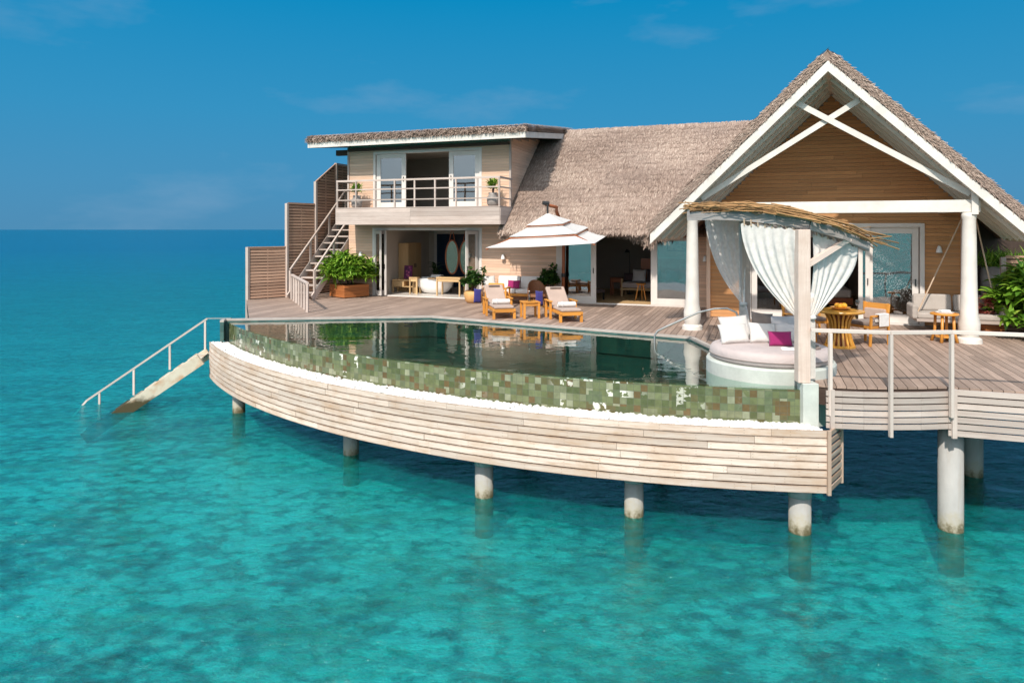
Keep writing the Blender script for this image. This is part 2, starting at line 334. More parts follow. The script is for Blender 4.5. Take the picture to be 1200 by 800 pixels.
def mat_glass(name, tint=(0.55, 0.6, 0.6), base=0.22, sparkle=False):
    m = Mat(name); p = m.coord('Object')
    h = m.noise(p, 0.9, 2)
    bm = m.bump(h, 0.12, 0.05)
    tr = m.node('ShaderNodeBsdfTransparent'); tr.inputs[0].default_value = (*tint, 1)
    gl = m.node('ShaderNodeBsdfGlossy', {'Roughness': 0.02}); m.l.new(bm, gl.inputs['Normal'])
    fr = m.node('ShaderNodeFresnel', {'IOR': 1.5})
    f = m.math('ADD', fr.outputs[0], base, True)
    sh = m.node('ShaderNodeMixShader', {0: f, 1: tr.outputs[0], 2: gl.outputs[0]}).outputs[0]
    if sparkle:                                    # sea glitter reflected in the pane, painted as pale flecks
        vo = m.node('ShaderNodeTexVoronoi', {'Scale': 52.0}); m.l.new(p, vo.inputs['Vector'])
        sep = m.node('ShaderNodeSeparateColor'); m.l.new(vo.outputs['Color'], sep.inputs[0])
        z = m.node('ShaderNodeSeparateXYZ'); m.l.new(p, z.inputs[0])
        dens = m.ramp(m.math('DIVIDE', z.outputs[2], 2.4), [(0.2, 0.97), (0.4, 0.6), (0.75, 0.35), (1.0, 0.6)])
        mk = m.math('MULTIPLY', m.math('GREATER_THAN', sep.outputs[0], dens), m.math('LESS_THAN', vo.outputs['Distance'], 0.42))
        df = m.node('ShaderNodeBsdfDiffuse'); df.inputs[0].default_value = (0.42, 0.45, 0.45, 1)
        sh = m.node('ShaderNodeMixShader', {0: mk, 1: sh, 2: df.outputs[0]}).outputs[0]
    return m.done(sh)
M['glass'] = mat_glass('window_glass')
M['glitter_glass'] = mat_glass('glitter_glass', (0.6, 0.65, 0.65), 0.25, True)
M['clear_glass'] = mat_glass('drinking_glass', (0.9, 0.92, 0.9), 0.05)

def mat_thatch():
    m = Mat('thatch'); p = m.coord('Object'); t = m.tone()
    c = m.ramp(t, [(0.0, (0.165, 0.115, 0.09)), (0.35, (0.30, 0.215, 0.17)), (0.75, (0.43, 0.325, 0.265)), (1.0, (0.60, 0.48, 0.39))])
    n = m.noise(p, 0.55, 5, 0.6)
    c = m.mix(m.math('MULTIPLY', m.ramp(n, [(0.35, 0.0), (0.7, 1.0)]), 0.4), c, (0.25, 0.19, 0.165))
    return m.done(m.principled(c, 0.9, Specular_IOR_Level=0.1))
M['thatch'] = mat_thatch()

def mat_leaf(name, a, b, c3):
    m = Mat(name); t = m.tone()
    c = m.ramp(t, [(0.0, a), (0.55, b), (1.0, c3)])
    p = m.principled(c, 0.42, Specular_IOR_Level=0.4)
    tl = m.node('ShaderNodeBsdfTranslucent'); m.l.new(c, tl.inputs[0])
    return m.done(m.node('ShaderNodeMixShader', {0: 0.3, 1: p, 2: tl.outputs[0]}).outputs[0])
M['leaf_bright'] = mat_leaf('bright_leaves', (0.05, 0.14, 0.014), (0.18, 0.35, 0.028), (0.44, 0.56, 0.09))
M['leaf_dark'] = mat_leaf('dark_leaves', (0.015, 0.05, 0.012), (0.04, 0.11, 0.02), (0.12, 0.20, 0.04))
M['pink_petals'] = mat_leaf('pink_petals', (0.5, 0.10, 0.08), (0.6, 0.2, 0.15), (0.7, 0.35, 0.28))

def mat_curtain(name, alpha, col):
    m = Mat(name); p = m.coord('Object')
    n = m.noise(p, 14, 4)
    df = m.node('ShaderNodeBsdfDiffuse'); df.inputs[0].default_value = (*col, 1)
    tl = m.node('ShaderNodeBsdfTranslucent'); tl.inputs[0].default_value = (*col, 1)
    b = m.bump(n, 0.25, 0.02); m.l.new(b, df.inputs['Normal'])
    a = m.node('ShaderNodeMixShader', {0: 0.18, 1: df.outputs[0], 2: tl.outputs[0]}).outputs[0]
    tr = m.node('ShaderNodeBsdfTransparent')
    f = m.math('ADD', m.math('MULTIPLY', m.ramp(n, [(0.35, 0.0), (0.65, 1.0)]), 0.14), alpha)
    return m.done(m.node('ShaderNodeMixShader', {0: f, 1: a, 2: tr.outputs[0]}).outputs[0])
M['curtain'] = mat_curtain('white_voile', 0.08, (0.84, 0.805, 0.765))
M['sheer'] = mat_curtain('sheer_voile', 0.24, (0.88, 0.84, 0.80))

def mat_canvas():
    m = Mat('parasol_canvas')
    df = m.node('ShaderNodeBsdfDiffuse'); df.inputs[0].default_value = (0.84, 0.82, 0.80, 1)
    tl = m.node('ShaderNodeBsdfTranslucent'); tl.inputs[0].default_value = (0.8, 0.78, 0.74, 1)
    return m.done(m.node('ShaderNodeMixShader', {0: 0.42, 1: df.outputs[0], 2: tl.outputs[0]}).outputs[0])
M['canvas'] = mat_canvas()

def mat_stilt():
    m = Mat('stilt_concrete'); p = m.coord('Object')
    z = m.node('ShaderNodeSeparateXYZ'); m.l.new(p, z.inputs[0])
    n = m.noise(m.mapping(p, (2, 2, 0.8)), 3.0, 5)
    c = m.mix(n, (0.30, 0.295, 0.285), (0.46, 0.445, 0.42))
    ob = m.node('ShaderNodeObjectInfo').outputs['Random']
    zr = m.math('ADD', m.math('ADD', z.outputs[2], m.math('MULTIPLY', m.math('SUBTRACT', m.noise(p, 7.0, 7, 0.78), 0.5), -0.75)), m.math('MULTIPLY', ob, -0.16))
    c = m.mix(m.ramp(m.math('ADD', zr, 0.5), [(0.46, 0.0), (0.74, 1.0)]), (0.37, 0.33, 0.24), c)
    c = m.mix(m.ramp(m.math('ADD', zr, 0.5), [(0.38, 0.0), (0.54, 1.0)]), (0.085, 0.07, 0.03), c)
    run = m.noise(m.mapping(p, (9, 9, 0.5)), 1.0, 5, 0.7)
    c = m.mix(m.math('MULTIPLY', m.ramp(run, [(0.52, 0.0), (0.70, 1.0)]), 0.45), c, (0.27, 0.19, 0.11))
    return m.done(m.principled(c, 0.8, m.bump(m.noise(p, 26, 6, 0.7), 0.5, 0.012)))
M['stilt'] = mat_stilt()

def mat_algae_wood():
    m = Mat('sea_worn_planks'); p = m.node('ShaderNodeNewGeometry').outputs['Position']
    z = m.node('ShaderNodeSeparateXYZ'); m.l.new(p, z.inputs[0])
    n = m.noise(p, 5.0, 5, 0.65)
    c = m.mix(n, (0.44, 0.37, 0.26), (0.72, 0.66, 0.54))
    c = m.mix(m.ramp(m.noise(p, 2.2, 5), [(0.5, 0.0), (0.66, 0.8)]), c, (0.45, 0.22, 0.09))
    zz = m.math('ADD', z.outputs[2], m.math('MULTIPLY', n, -0.5))
    c = m.mix(m.ramp(zz, [(0.0, 0.0), (0.16, 1.0)]), (0.055, 0.04, 0.012), c)
    return m.done(m.principled(c, 0.7, m.bump(n, 0.3, 0.01)))
M['sea_wood'] = mat_algae_wood()

def mat_art(name, base, a, b):
    m = Mat(name); p = m.coord('Object')
    v = m.node('ShaderNodeTexVoronoi', {'Scale': 9.0}); m.l.new(p, v.inputs['Vector'])
    return m.done(m.principled(m.ramp(v.outputs['Distance'], [(0.2, a), (0.45, base), (0.7, b)]), 0.5))
M['art_plum'] = mat_art('plum_artwork', (0.16, 0.015, 0.10), (0.5, 0.12, 0.22), (0.05, 0.01, 0.05))
M['art_dark'] = mat_art('dark_artwork', (0.30, 0.26, 0.22), (0.05, 0.04, 0.04), (0.45, 0.40, 0.34))
M['stone_edge'] = mat_plain('stone_edge', (0.44, 0.39, 0.35), 0.6, 0.15, 3)
M['pebble'] = mat_plain('white_pebbles', (0.74, 0.71, 0.675), 0.6, 0.12, 12)
M['mirror'] = mat_plain('mirror', (0.22, 0.17, 0.13), 0.08, 0.05, 2, Metallic=0.9)

# ------------------------------------------------------------------ mesh helpers
def tag(o, label=None, cat=None, group=None, kind=None):
    for k, v in (('label', label), ('category', cat), ('group', group), ('kind', kind)):
        if v: o[k] = v
    return o
def thing(name, label, cat, loc=(0, 0, 0), rz=0.0, group=None):
    o = bpy.data.objects.new(name, None); COL.objects.link(o)
    o.empty_display_size = 0.2; o.location = loc; o.rotation_euler = (0, 0, rz)
    return tag(o, label, cat, group)
def copy_tree(o, parent=None):
    c = o.copy(); COL.objects.link(c)
    if parent is not None: c.parent = parent
    for ch in [x for x in COL.objects if x.parent == o]: copy_tree(ch, c)
    return c

class MB:
    def __init__(s): s.v = []; s.f = []; s.uv = []; s.t = []
    def _face(s, idx, uvs, t): s.f.append(idx); s.uv.extend(uvs); s.t.append(t)
    def quad(s, a, b, c, d, t=None, uvs=None):
        i = len(s.v); s.v += [tuple(a), tuple(b), tuple(c), tuple(d)]
        t = random.random() if t is None else t
        if uvs is None:
            lu = (Vector(b) - Vector(a)).length; lv = (Vector(d) - Vector(a)).length
            o = random.random() * 40
            uvs = [(o, o), (o + lu, o), (o + lu, o + lv), (o, o + lv)]
        s._face((i, i + 1, i + 2, i + 3), uvs, t)
    def hexa(s, p, t=None):
        """p: 4 bottom points (ccw) then 4 top points; the longest edge sets the grain"""
        p = [Vector(q) for q in p]; i = len(s.v); s.v += [tuple(q) for q in p]
        t = random.random() if t is None else t
        ax = [(p[1] - p[0]).length, (p[3] - p[0]).length, (p[4] - p[0]).length]
        ou, ov = random.random() * 40, random.random() * 40
        cx = [(0, 0, 0), (1, 0, 0), (1, 1, 0), (0, 1, 0), (0, 0, 1), (1, 0, 1), (1, 1, 1), (0, 1, 1)]
        order = sorted(range(3), key=lambda k: -ax[k])
        for fc in ((3, 2, 1, 0), (4, 5, 6, 7), (0, 1, 5, 4), (1, 2, 6, 5), (2, 3, 7, 6), (3, 0, 4, 7)):
            const = [k for k in range(3) if len({cx[j][k] for j in fc}) == 1][0]
            free = [k for k in order if k != const]
            uvs = [(ou + cx[j][free[0]] * ax[free[0]], ov + const * 0.37 + cx[j][free[1]] * ax[free[1]]) for j in fc]
            s._face(tuple(i + j for j in fc), uvs, t)
    def box(s, c, size, rz=0.0, t=None, mat=None):
        hx, hy, hz = (k / 2 for k in size); c = Vector(c)
        rot = mat if mat is not None else Matrix.Rotation(rz, 3, 'Z')
        P = [(-hx, -hy, -hz), (hx, -hy, -hz), (hx, hy, -hz), (-hx, hy, -hz), (-hx, -hy, hz), (hx, -hy, hz), (hx, hy, hz), (-hx, hy, hz)]
        s.hexa([c + rot @ Vector(q) for q in P], t)
    def b3(s, x0, x1, y0, y1, z0, z1, t=None):
        s.box(((x0 + x1) / 2, (y0 + y1) / 2, (z0 + z1) / 2), (x1 - x0, y1 - y0, z1 - z0), 0, t)
    def bar(s, a, b, w, h, t=None, up=(0, 0, 1)):
        a, b = Vector(a), Vector(b); d = (b - a); L = d.length; d.normalize(); up = Vector(up)
        if abs(d.dot(up)) > 0.98: up = Vector((0, 1, 0))
        x = d.cross(up).normalized(); z = x.cross(d).normalized()
        P = []
        for zz in (-h / 2, h / 2):
            P += [a - x * w / 2 + z * zz, b - x * w / 2 + z * zz, b + x * w / 2 + z * zz, a + x * w / 2 + z * zz]
        s.hexa([P[3], P[2], P[1], P[0], P[7], P[6], P[5], P[4]], t)
    def tube(s, pts, r, n=10, t=None, cap=True):
        pts = [Vector(p) for p in pts]; t = random.random() if t is None else t
        rs = r if isinstance(r, (list, tuple)) else [r] * len(pts)
        rings = []; prev = None; L = random.random() * 30
        for k, p in enumerate(pts):
            d = (pts[min(k + 1, len(pts) - 1)] - pts[max(k - 1, 0)]).normalized()
            if prev is None:
                prev = d.cross(Vector((0, 0, 1)));
                if prev.length < 0.05: prev = d.cross(Vector((0, 1, 0)))
            x = (prev - d * prev.dot(d)).normalized(); y = d.cross(x); prev = x
            i = len(s.v)
            for j in range(n):
                a = 2 * math.pi * j / n
                s.v.append(tuple(p + (x * math.cos(a) + y * math.sin(a)) * rs[k]))
            if k: L2 = L + (p - pts[k - 1]).length
            else: L2 = L
            if k:
                for j in range(n):
                    j2 = (j + 1) % n
                    s._face((rings[-1] + j, rings[-1] + j2, i + j2, i + j),
                            [(L, j * .05), (L, (j + 1) * .05), (L2, (j + 1) * .05), (L2, j * .05)], t)
            rings.append(i); L = L2
        if cap:
            for ri, rev in ((rings[0], True), (rings[-1], False)):
                idx = list(range(ri, ri + n)); idx = idx[::-1] if rev else idx
                s._face(tuple(idx), [(0, 0)] * n, t)
    def lathe(s, prof, n=24, c=(0, 0, 0), t=None, cap=True, sx=1.0, sy=1.0):
        t = random.random() if t is None else t; rings = []
        for r, z in prof:
            i = len(s.v); rings.append(i)
            for j in range(n):
                a = 2 * math.pi * j / n
                s.v.append((c[0] + r * sx * math.cos(a), c[1] + r * sy * math.sin(a), c[2] + z))
        for k in range(len(rings) - 1):
            for j in range(n):
                j2 = (j + 1) % n
                s._face((rings[k] + j, rings[k] + j2, rings[k + 1] + j2, rings[k + 1] + j),
                        [(j * .1, prof[k][1]), ((j + 1) * .1, prof[k][1]), ((j + 1) * .1, prof[k + 1][1]), (j * .1, prof[k + 1][1])], t)
        if cap:
            s._face(tuple(range(rings[0] + n - 1, rings[0] - 1, -1)), [(0, 0)] * n, t)
            s._face(tuple(range(rings[-1], rings[-1] + n)), [(0, 0)] * n, t)
    def poly(s, pts, z0, z1, t=None):
        """vertical prism over a (ccw) outline"""
        t = random.random() if t is None else t; n = len(pts); i = len(s.v)
        for z in (z0, z1): s.v += [(p[0], p[1], z) for p in pts]
        s._face(tuple(range(i + n - 1, i - 1, -1)), [(p[0], p[1]) for p in reversed(pts)], t)
        s._face(tuple(range(i + n, i + 2 * n)), [(p[0], p[1]) for p in pts], t)
        L = 0
        for j in range(n):
            j2 = (j + 1) % n; l2 = L + math.hypot(pts[j2][0] - pts[j][0], pts[j2][1] - pts[j][1])
            s._face((i + j, i + j2, i + n + j2, i + n + j), [(L, z0), (l2, z0), (l2, z1), (L, z1)], t); L = l2
    def build(s, name, mat, parent=None, loc=(0, 0, 0), rz=0.0, smooth=False, bevel=0.0, sub=0):
        me = bpy.data.meshes.new(name); me.from_pydata(s.v, [], s.f)
        uvl = me.uv_layers.new(name='UVMap')
        uvl.data.foreach_set('uv', np.array(s.uv, dtype=np.float32).ravel())
        at = me.attributes.new('tone', 'FLOAT', 'FACE'); at.data.foreach_set('value', np.array(s.t, dtype=np.float32))
        if smooth: me.polygons.foreach_set('use_smooth', [True] * len(me.polygons))
        me.materials.append(mat); me.update()
        o = bpy.data.objects.new(name, me); COL.objects.link(o); o.location = loc; o.rotation_euler = (0, 0, rz)
        if parent is not None: o.parent = parent
        if bevel:
            b = o.modifiers.new('bevel', 'BEVEL'); b.width = bevel; b.segments = 2; b.limit_method = 'ANGLE'
        if sub:
            b = o.modifiers.new('sub', 'SUBSURF'); b.levels = sub; b.render_levels = sub
        return o

def np_quads(name, Q, tone, mat, parent=None, loc=(0, 0, 0), rz=0.0):
    """Q: (n,4,3) array of separate quads"""
    n = len(Q); me = bpy.data.meshes.new(name)
    me.vertices.add(n * 4); me.vertices.foreach_set('co', Q.reshape(-1).astype(np.float32))
    me.loops.add(n * 4); me.loops.foreach_set('vertex_index', np.arange(n * 4, dtype=np.int32))
    me.polygons.add(n); me.polygons.foreach_set('loop_start', np.arange(0, n * 4, 4, dtype=np.int32))
    me.update(calc_edges=True)
    at = me.attributes.new('tone', 'FLOAT', 'FACE'); at.data.foreach_set('value', tone.astype(np.float32))
    me.materials.append(mat)
    o = bpy.data.objects.new(name, me); COL.objects.link(o); o.location = loc; o.rotation_euler = (0, 0, rz)
    if parent is not None: o.parent = parent
    return o

def nrm(a): return a / np.linalg.norm(a, axis=-1, keepdims=True)

def strips(P, D, Wd, L, width, lift=None):
    """thin blades starting at P running along D, width along Wd"""
    W_ = Wd * (width / 2)[:, None]; E_ = P + D * L[:, None]
    if lift is not None: E_ = E_ + lift
    return np.stack([P - W_, P + W_, E_ + W_ * 0.5, E_ - W_ * 0.5], 1)

def thatch_slope(c0, ud, sd, nd, LU, LS, n, keep=None, row=0.24):
    ud, sd, nd = (np.array(k, float) / np.linalg.norm(k) for k in (ud, sd, nd)); c0 = np.array(c0, float)
    a = RNG.random(n) * LU; k = np.floor(RNG.random(n) * LS / row); fr = RNG.random(n)
    wav = 0.03 * np.sin(a * 2.1 + k * 1.7) + 0.02 * np.sin(a * 5.3 + k * 4.1)
    b = k * row + fr * row * 1.0 + wav + RNG.normal(0, .035, n)
    P = c0 + a[:, None] * ud + b[:, None] * sd + nd * (0.006 + 0.012 * fr + 0.018 * RNG.random(n))[:, None]
    D = nrm(sd + ud * (RNG.normal(0, 0.15, n))[:, None] + nd * (0.03 + RNG.random(n) * 0.09)[:, None])
    L = (1 - fr) * row * 0.5 + 0.08 + 0.18 * RNG.random(n)
    w = 0.010 + 0.020 * RNG.random(n)
    Q = strips(P, D, np.broadcast_to(ud, P.shape), L, w)
    patch = 0.10 * np.sin(a * 1.3 + 2 * np.sin(b * 1.1)) + 0.08 * np.sin(b * 2.3 + a * .7)
    t = np.clip(RNG.normal(0.52, 0.23, n) + patch, 0, 1)
    return Q, t

def thatch_fringe(p0, p1, down, n, lmin, lmax, depth=0.2, lenfn=None):
    p0, p1 = np.array(p0, float), np.array(p1, float); d = p1 - p0; ud = d / np.linalg.norm(d)
    s = RNG.random(n); down = np.array(down, float); down = down / np.linalg.norm(down)
    out = np.array([down[0], down[1], 0.0])
    P = p0 + d * s[:, None] - down * (RNG.random(n) * depth)[:, None]
    P[:, 2] += RNG.random(n) * 0.06
    clump = 0.65 + 0.35 * np.sin(s * 61 + 3 * np.sin(s * 23)) * np.sin(s * 17 + 1.3)
    L = (lmin + (lmax - lmin) * RNG.random(n)) * clump
    if lenfn is not None: L = L * lenfn(s)
    D = nrm(down + np.array([0, 0, -0.35]) + ud * RNG.normal(0, 0.2, n)[:, None] + np.stack([RNG.normal(0, .1, n)] * 3, 1) * 0.5)
    w = 0.012 + 0.018 * RNG.random(n)
    return strips(P, D, np.broadcast_to(ud, P.shape), L, w), np.clip(RNG.normal(0.5, 0.25, n), 0, 1)

def rosette_leaves(centres, per, lmin, lmax, wid, up=0.6, droop=0.5, seg=3):
    Q, T = [], []
    for (cx, cy, cz, sc) in centres:
        az = RNG.random(per) * 2 * math.pi; el = np.clip(RNG.normal(up, 0.35, per), -0.3, 1.45)
        L = (lmin + (lmax - lmin) * RNG.random(per)) * sc
        base = np.array([cx, cy, cz]) + RNG.normal(0, 0.03, (per, 3))
        hd = np.stack([np.cos(az), np.sin(az), np.zeros(per)], 1); sd = np.stack([-np.sin(az), np.cos(az), np.zeros(per)], 1)
        sd = nrm(sd + np.stack([np.zeros(per), np.zeros(per), RNG.normal(0, .35, per)], 1))
        tn = np.clip(RNG.normal(0.5, 0.22, per), 0, 1)
        prev = base; pw = wid * 0.35 * np.ones(per); e = el.copy()
        prof = [0.9, 1.0, 0.65, 0.12] if seg == 3 else [1.0, 0.15]
        for k in range(seg):
            d = hd * np.cos(e)[:, None] + np.array([0, 0, 1.0]) * np.sin(e)[:, None]
            nxt = prev + d * (L / seg)[:, None]; nw = wid * (prof[k + 1] if k + 1 < len(prof) else 0.1) * np.ones(per)
            Q.append(np.stack([prev - sd * (pw / 2)[:, None], prev + sd * (pw / 2)[:, None], nxt + sd * (nw / 2)[:, None], nxt - sd * (nw / 2)[:, None]], 1))
            T.append(tn); prev = nxt; pw = nw; e = e - droop * (0.5 + RNG.random(per))
    return np.concatenate(Q), np.concatenate(T)

def dome(n, rx, ry, rz, z0, fill=0.5):
    out = []
    while len(out) < n:
        v = RNG.normal(0, 1, 3); v /= np.linalg.norm(v)
        if v[2] < -0.25: continue
        k = fill + (1 - fill) * RNG.random()
        out.append((v[0] * rx * k, v[1] * ry * k, z0 + v[2] * rz * k, 0.8 + 0.4 * RNG.random()))
    return out

# ------------------------------------------------------------------ sea and seabed
def sheet(name, mat, z, ext):
    m = MB(); m.quad((-ext, -ext, z), (ext, -ext, z), (ext, ext, z), (-ext, ext, z), 0.5)
    return tag(m.build(name, mat), kind='structure')
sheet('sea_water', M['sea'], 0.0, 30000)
def seabed():
    xs = np.concatenate([[-30000, -800], np.linspace(-120, 120, 61), [800, 30000]])
    m = MB(); n = len(xs)
    for y in xs:
        for x in xs:
            d = max(0.0, (y - 0.5 * x) - 20)
            m.v.append((x, y, -0.62 - 0.10 * math.sin(x * .21 + 1) * math.sin(y * .17) - min(7, d * .05)))
    for j in range(n - 1):
        for i in range(n - 1):
            m._face((j * n + i, j * n + i + 1, (j + 1) * n + i + 1, (j + 1) * n + i), [(0, 0)] * 4, 0.5)
    tag(m.build('seabed', M['seabed'], smooth=True), kind='structure')
seabed()

# ------------------------------------------------------------------ pool outlines
TC, TR = (6.702, 27.369), 16.945          # circle of the tiled overflow wall
KC, KR = (6.123, 26.517), 16.452          # circle of the timber skirt
def arc(c, r, a0, a1, n): return [(c[0] + r * math.cos(a0 + (a1 - a0) * k / n), c[1] + r * math.sin(a0 + (a1 - a0) * k / n)) for k in range(n + 1)]
def ang(c, x, y): return math.atan2(y - c[1], x - c[0]) % (2 * math.pi)
TA0, TA1 = ang(TC, -7.62, 18.1), ang(TC, 4.52, 10.55)
KA0, KA1 = ang(KC, -8.1, 18.18), ang(KC, 4.68, 10.12)
tile_arc = arc(TC, TR, TA0, TA1, 64)
skirt_arc = arc(KC, KR, KA0, KA1, 64)
POOL_BACK = [(4.55, 12.2), (4.15, 12.9), (4.12, 13.9), (4.02, 15.3), (-2.26, 19.0), (-7.73, 18.35)]
pool_poly = tile_arc + POOL_BACK

# ------------------------------------------------------------------ timber deck
DECK = [(4.62, 10.64), (4.9, 10.46), (5.25, 10.40), (5.7, 10.375), (6.15, 10.39), (6.6, 10.44), (10.6, 9.10), (14.5, 12.5), (17.5, 18.5)]
DECK += [HW(15.5, 0.15)[:2], HW(-6.35, 0.15)[:2], HW(-6.35, 1.9)[:2], HW(-7.7, 1.9)[:2], HW(-7.7, -0.3)[:2], HW(-7.95, -1.6)[:2], HW(-8.65, -2.8)[:2]]
DECK += [(-7.12, 18.5), (-2.26, 19.07), (4.08, 15.34), (4.18, 13.9), (4.2, 12.9), (4.6, 12.2)]
def build_deck():
    t = thing('wooden_deck', 'weathered pinkish brown timber deck wrapping round the pool in front of the villa', 'deck', (0, 0, ZD))
    P = [WH(*p) for p in DECK]
    def cuts(u):
        out = []
        for k in range(len(P)):
            (a, b), (c, d) = P[k], P[(k + 1) % len(P)]
            if (a - u) * (c - u) < 0: out.append(b + (d - b) * (u - a) / (c - a))
        return sorted(out)
    mb = MB(); pitch, gap = 0.145, 0.010; u = -9.0
    o = Vector((0, 23.05, 0))
    def w(uu, vv): return (uu * C20 + vv * S20, 23.05 - uu * S20 + vv * C20)
    while u < 19:
        c0, c1 = cuts(u + 0.001), cuts(u + pitch - gap)
        if len(c0) == len(c1):
            for k in range(0, len(c0), 2):
                s0, e0, s1, e1 = c0[k], c0[k + 1], c1[k], c1[k + 1]
                L = max(e0 - s0, e1 - s1); x = 0.0
                cutl = [0.0]; x = random.uniform(0.8, 3.2)
                while x < L - 0.6: cutl.append(x); x += random.uniform(2.0, 3.6)
                cutl.append(L)
                for a, b in zip(cutl[:-1], cutl[1:]):
                    fa, fb = a / L, b / L
                    g = 0.0 if b == L else 0.004 / L
                    q = []
                    for z in (-0.03, 0.0):
                        q += [(*w(u, s0 + (e0 - s0) * fa), z), (*w(u + pitch - gap, s1 + (e1 - s1) * fa), z),
                              (*w(u + pitch - gap, s1 + (e1 - s1) * (fb - g)), z), (*w(u, s0 + (e0 - s0) * (fb - g)), z)]
                    mb.hexa(q)
        u += pitch
    mb.build('deck_boards', M['deck'], t)
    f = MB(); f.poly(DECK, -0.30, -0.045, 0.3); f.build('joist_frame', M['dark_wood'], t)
    # slatted fascias: a bowed one beside the pool and a straight one to the right
    def slats(line, z0, z1, n, th):
        m = MB(); h = (z1 - z0) / n
        for k in range(n):
            za = z0 + k * h + 0.011; zb = z0 + (k + 1) * h - 0.011; tn = random.random()
            for (p, q) in zip(line[:-1], line[1:]):
                d = Vector((q[0] - p[0], q[1] - p[1])).normalized(); nn = Vector((d.y, -d.x)) * th
                m.hexa([(p[0], p[1], za), (p[0] + nn.x, p[1] + nn.y, za), (q[0] + nn.x, q[1] + nn.y, za), (q[0], q[1], za),
                        (p[0], p[1], zb), (p[0] + nn.x, p[1] + nn.y, zb), (q[0] + nn.x, q[1] + nn.y, zb), (q[0], q[1], zb)], tn)
        return m
    bow = [(4.78, 10.40), (5.0, 10.355), (5.3, 10.31), (5.7, 10.285), (6.15, 10.30), (6.62, 10.35)]
    slats(bow, -0.62, -0.035, 6, 0.035).build('slatted_fascia', M['grey_wood'], t)
    slats([(10.64, 9.06), (14.54, 12.46), (17.5, 18.4)], -0.72, -0.035, 7, 0.04).build('slatted_fascia', M['grey_wood'], t)
    slats([(6.60, 10.34), (10.6, 8.98)], -0.72, 0.0, 7, 0.04).build('slatted_fascia', M['grey_wood'], t)
    for x in (4.85,):
        m = MB(); m.bar((x, 10.14 + (0.2 if x < 5 else -0.01), -0.66), (x, 10.14 + (0.2 if x < 5 else -0.01), -0.02), 0.06, 0.04); m.build('fascia_batten', M['grey_wood'], t)
    for k in range(5):
        x = 6.66 + k * 0.95; m = MB(); m.bar((x, 10.30 - (x - 6.6) * 0.34, -0.74), (x, 10.30 - (x - 6.6) * 0.34, 0.0), 0.07, 0.04); m.build('fascia_batten', M['grey_wood'], t)
    # unseen boards added under the house to block sky light and reflections
    m = MB()
    for k in range(10):
        z = -.36 - k * .17; m.bar((*HW(-6.2, 2.6)[:2], z), (*HW(15.4, 2.6)[:2], z), .03, .162)
    m.build('sky_blocker', M['dark_wood'], t)
    return t
build_deck()

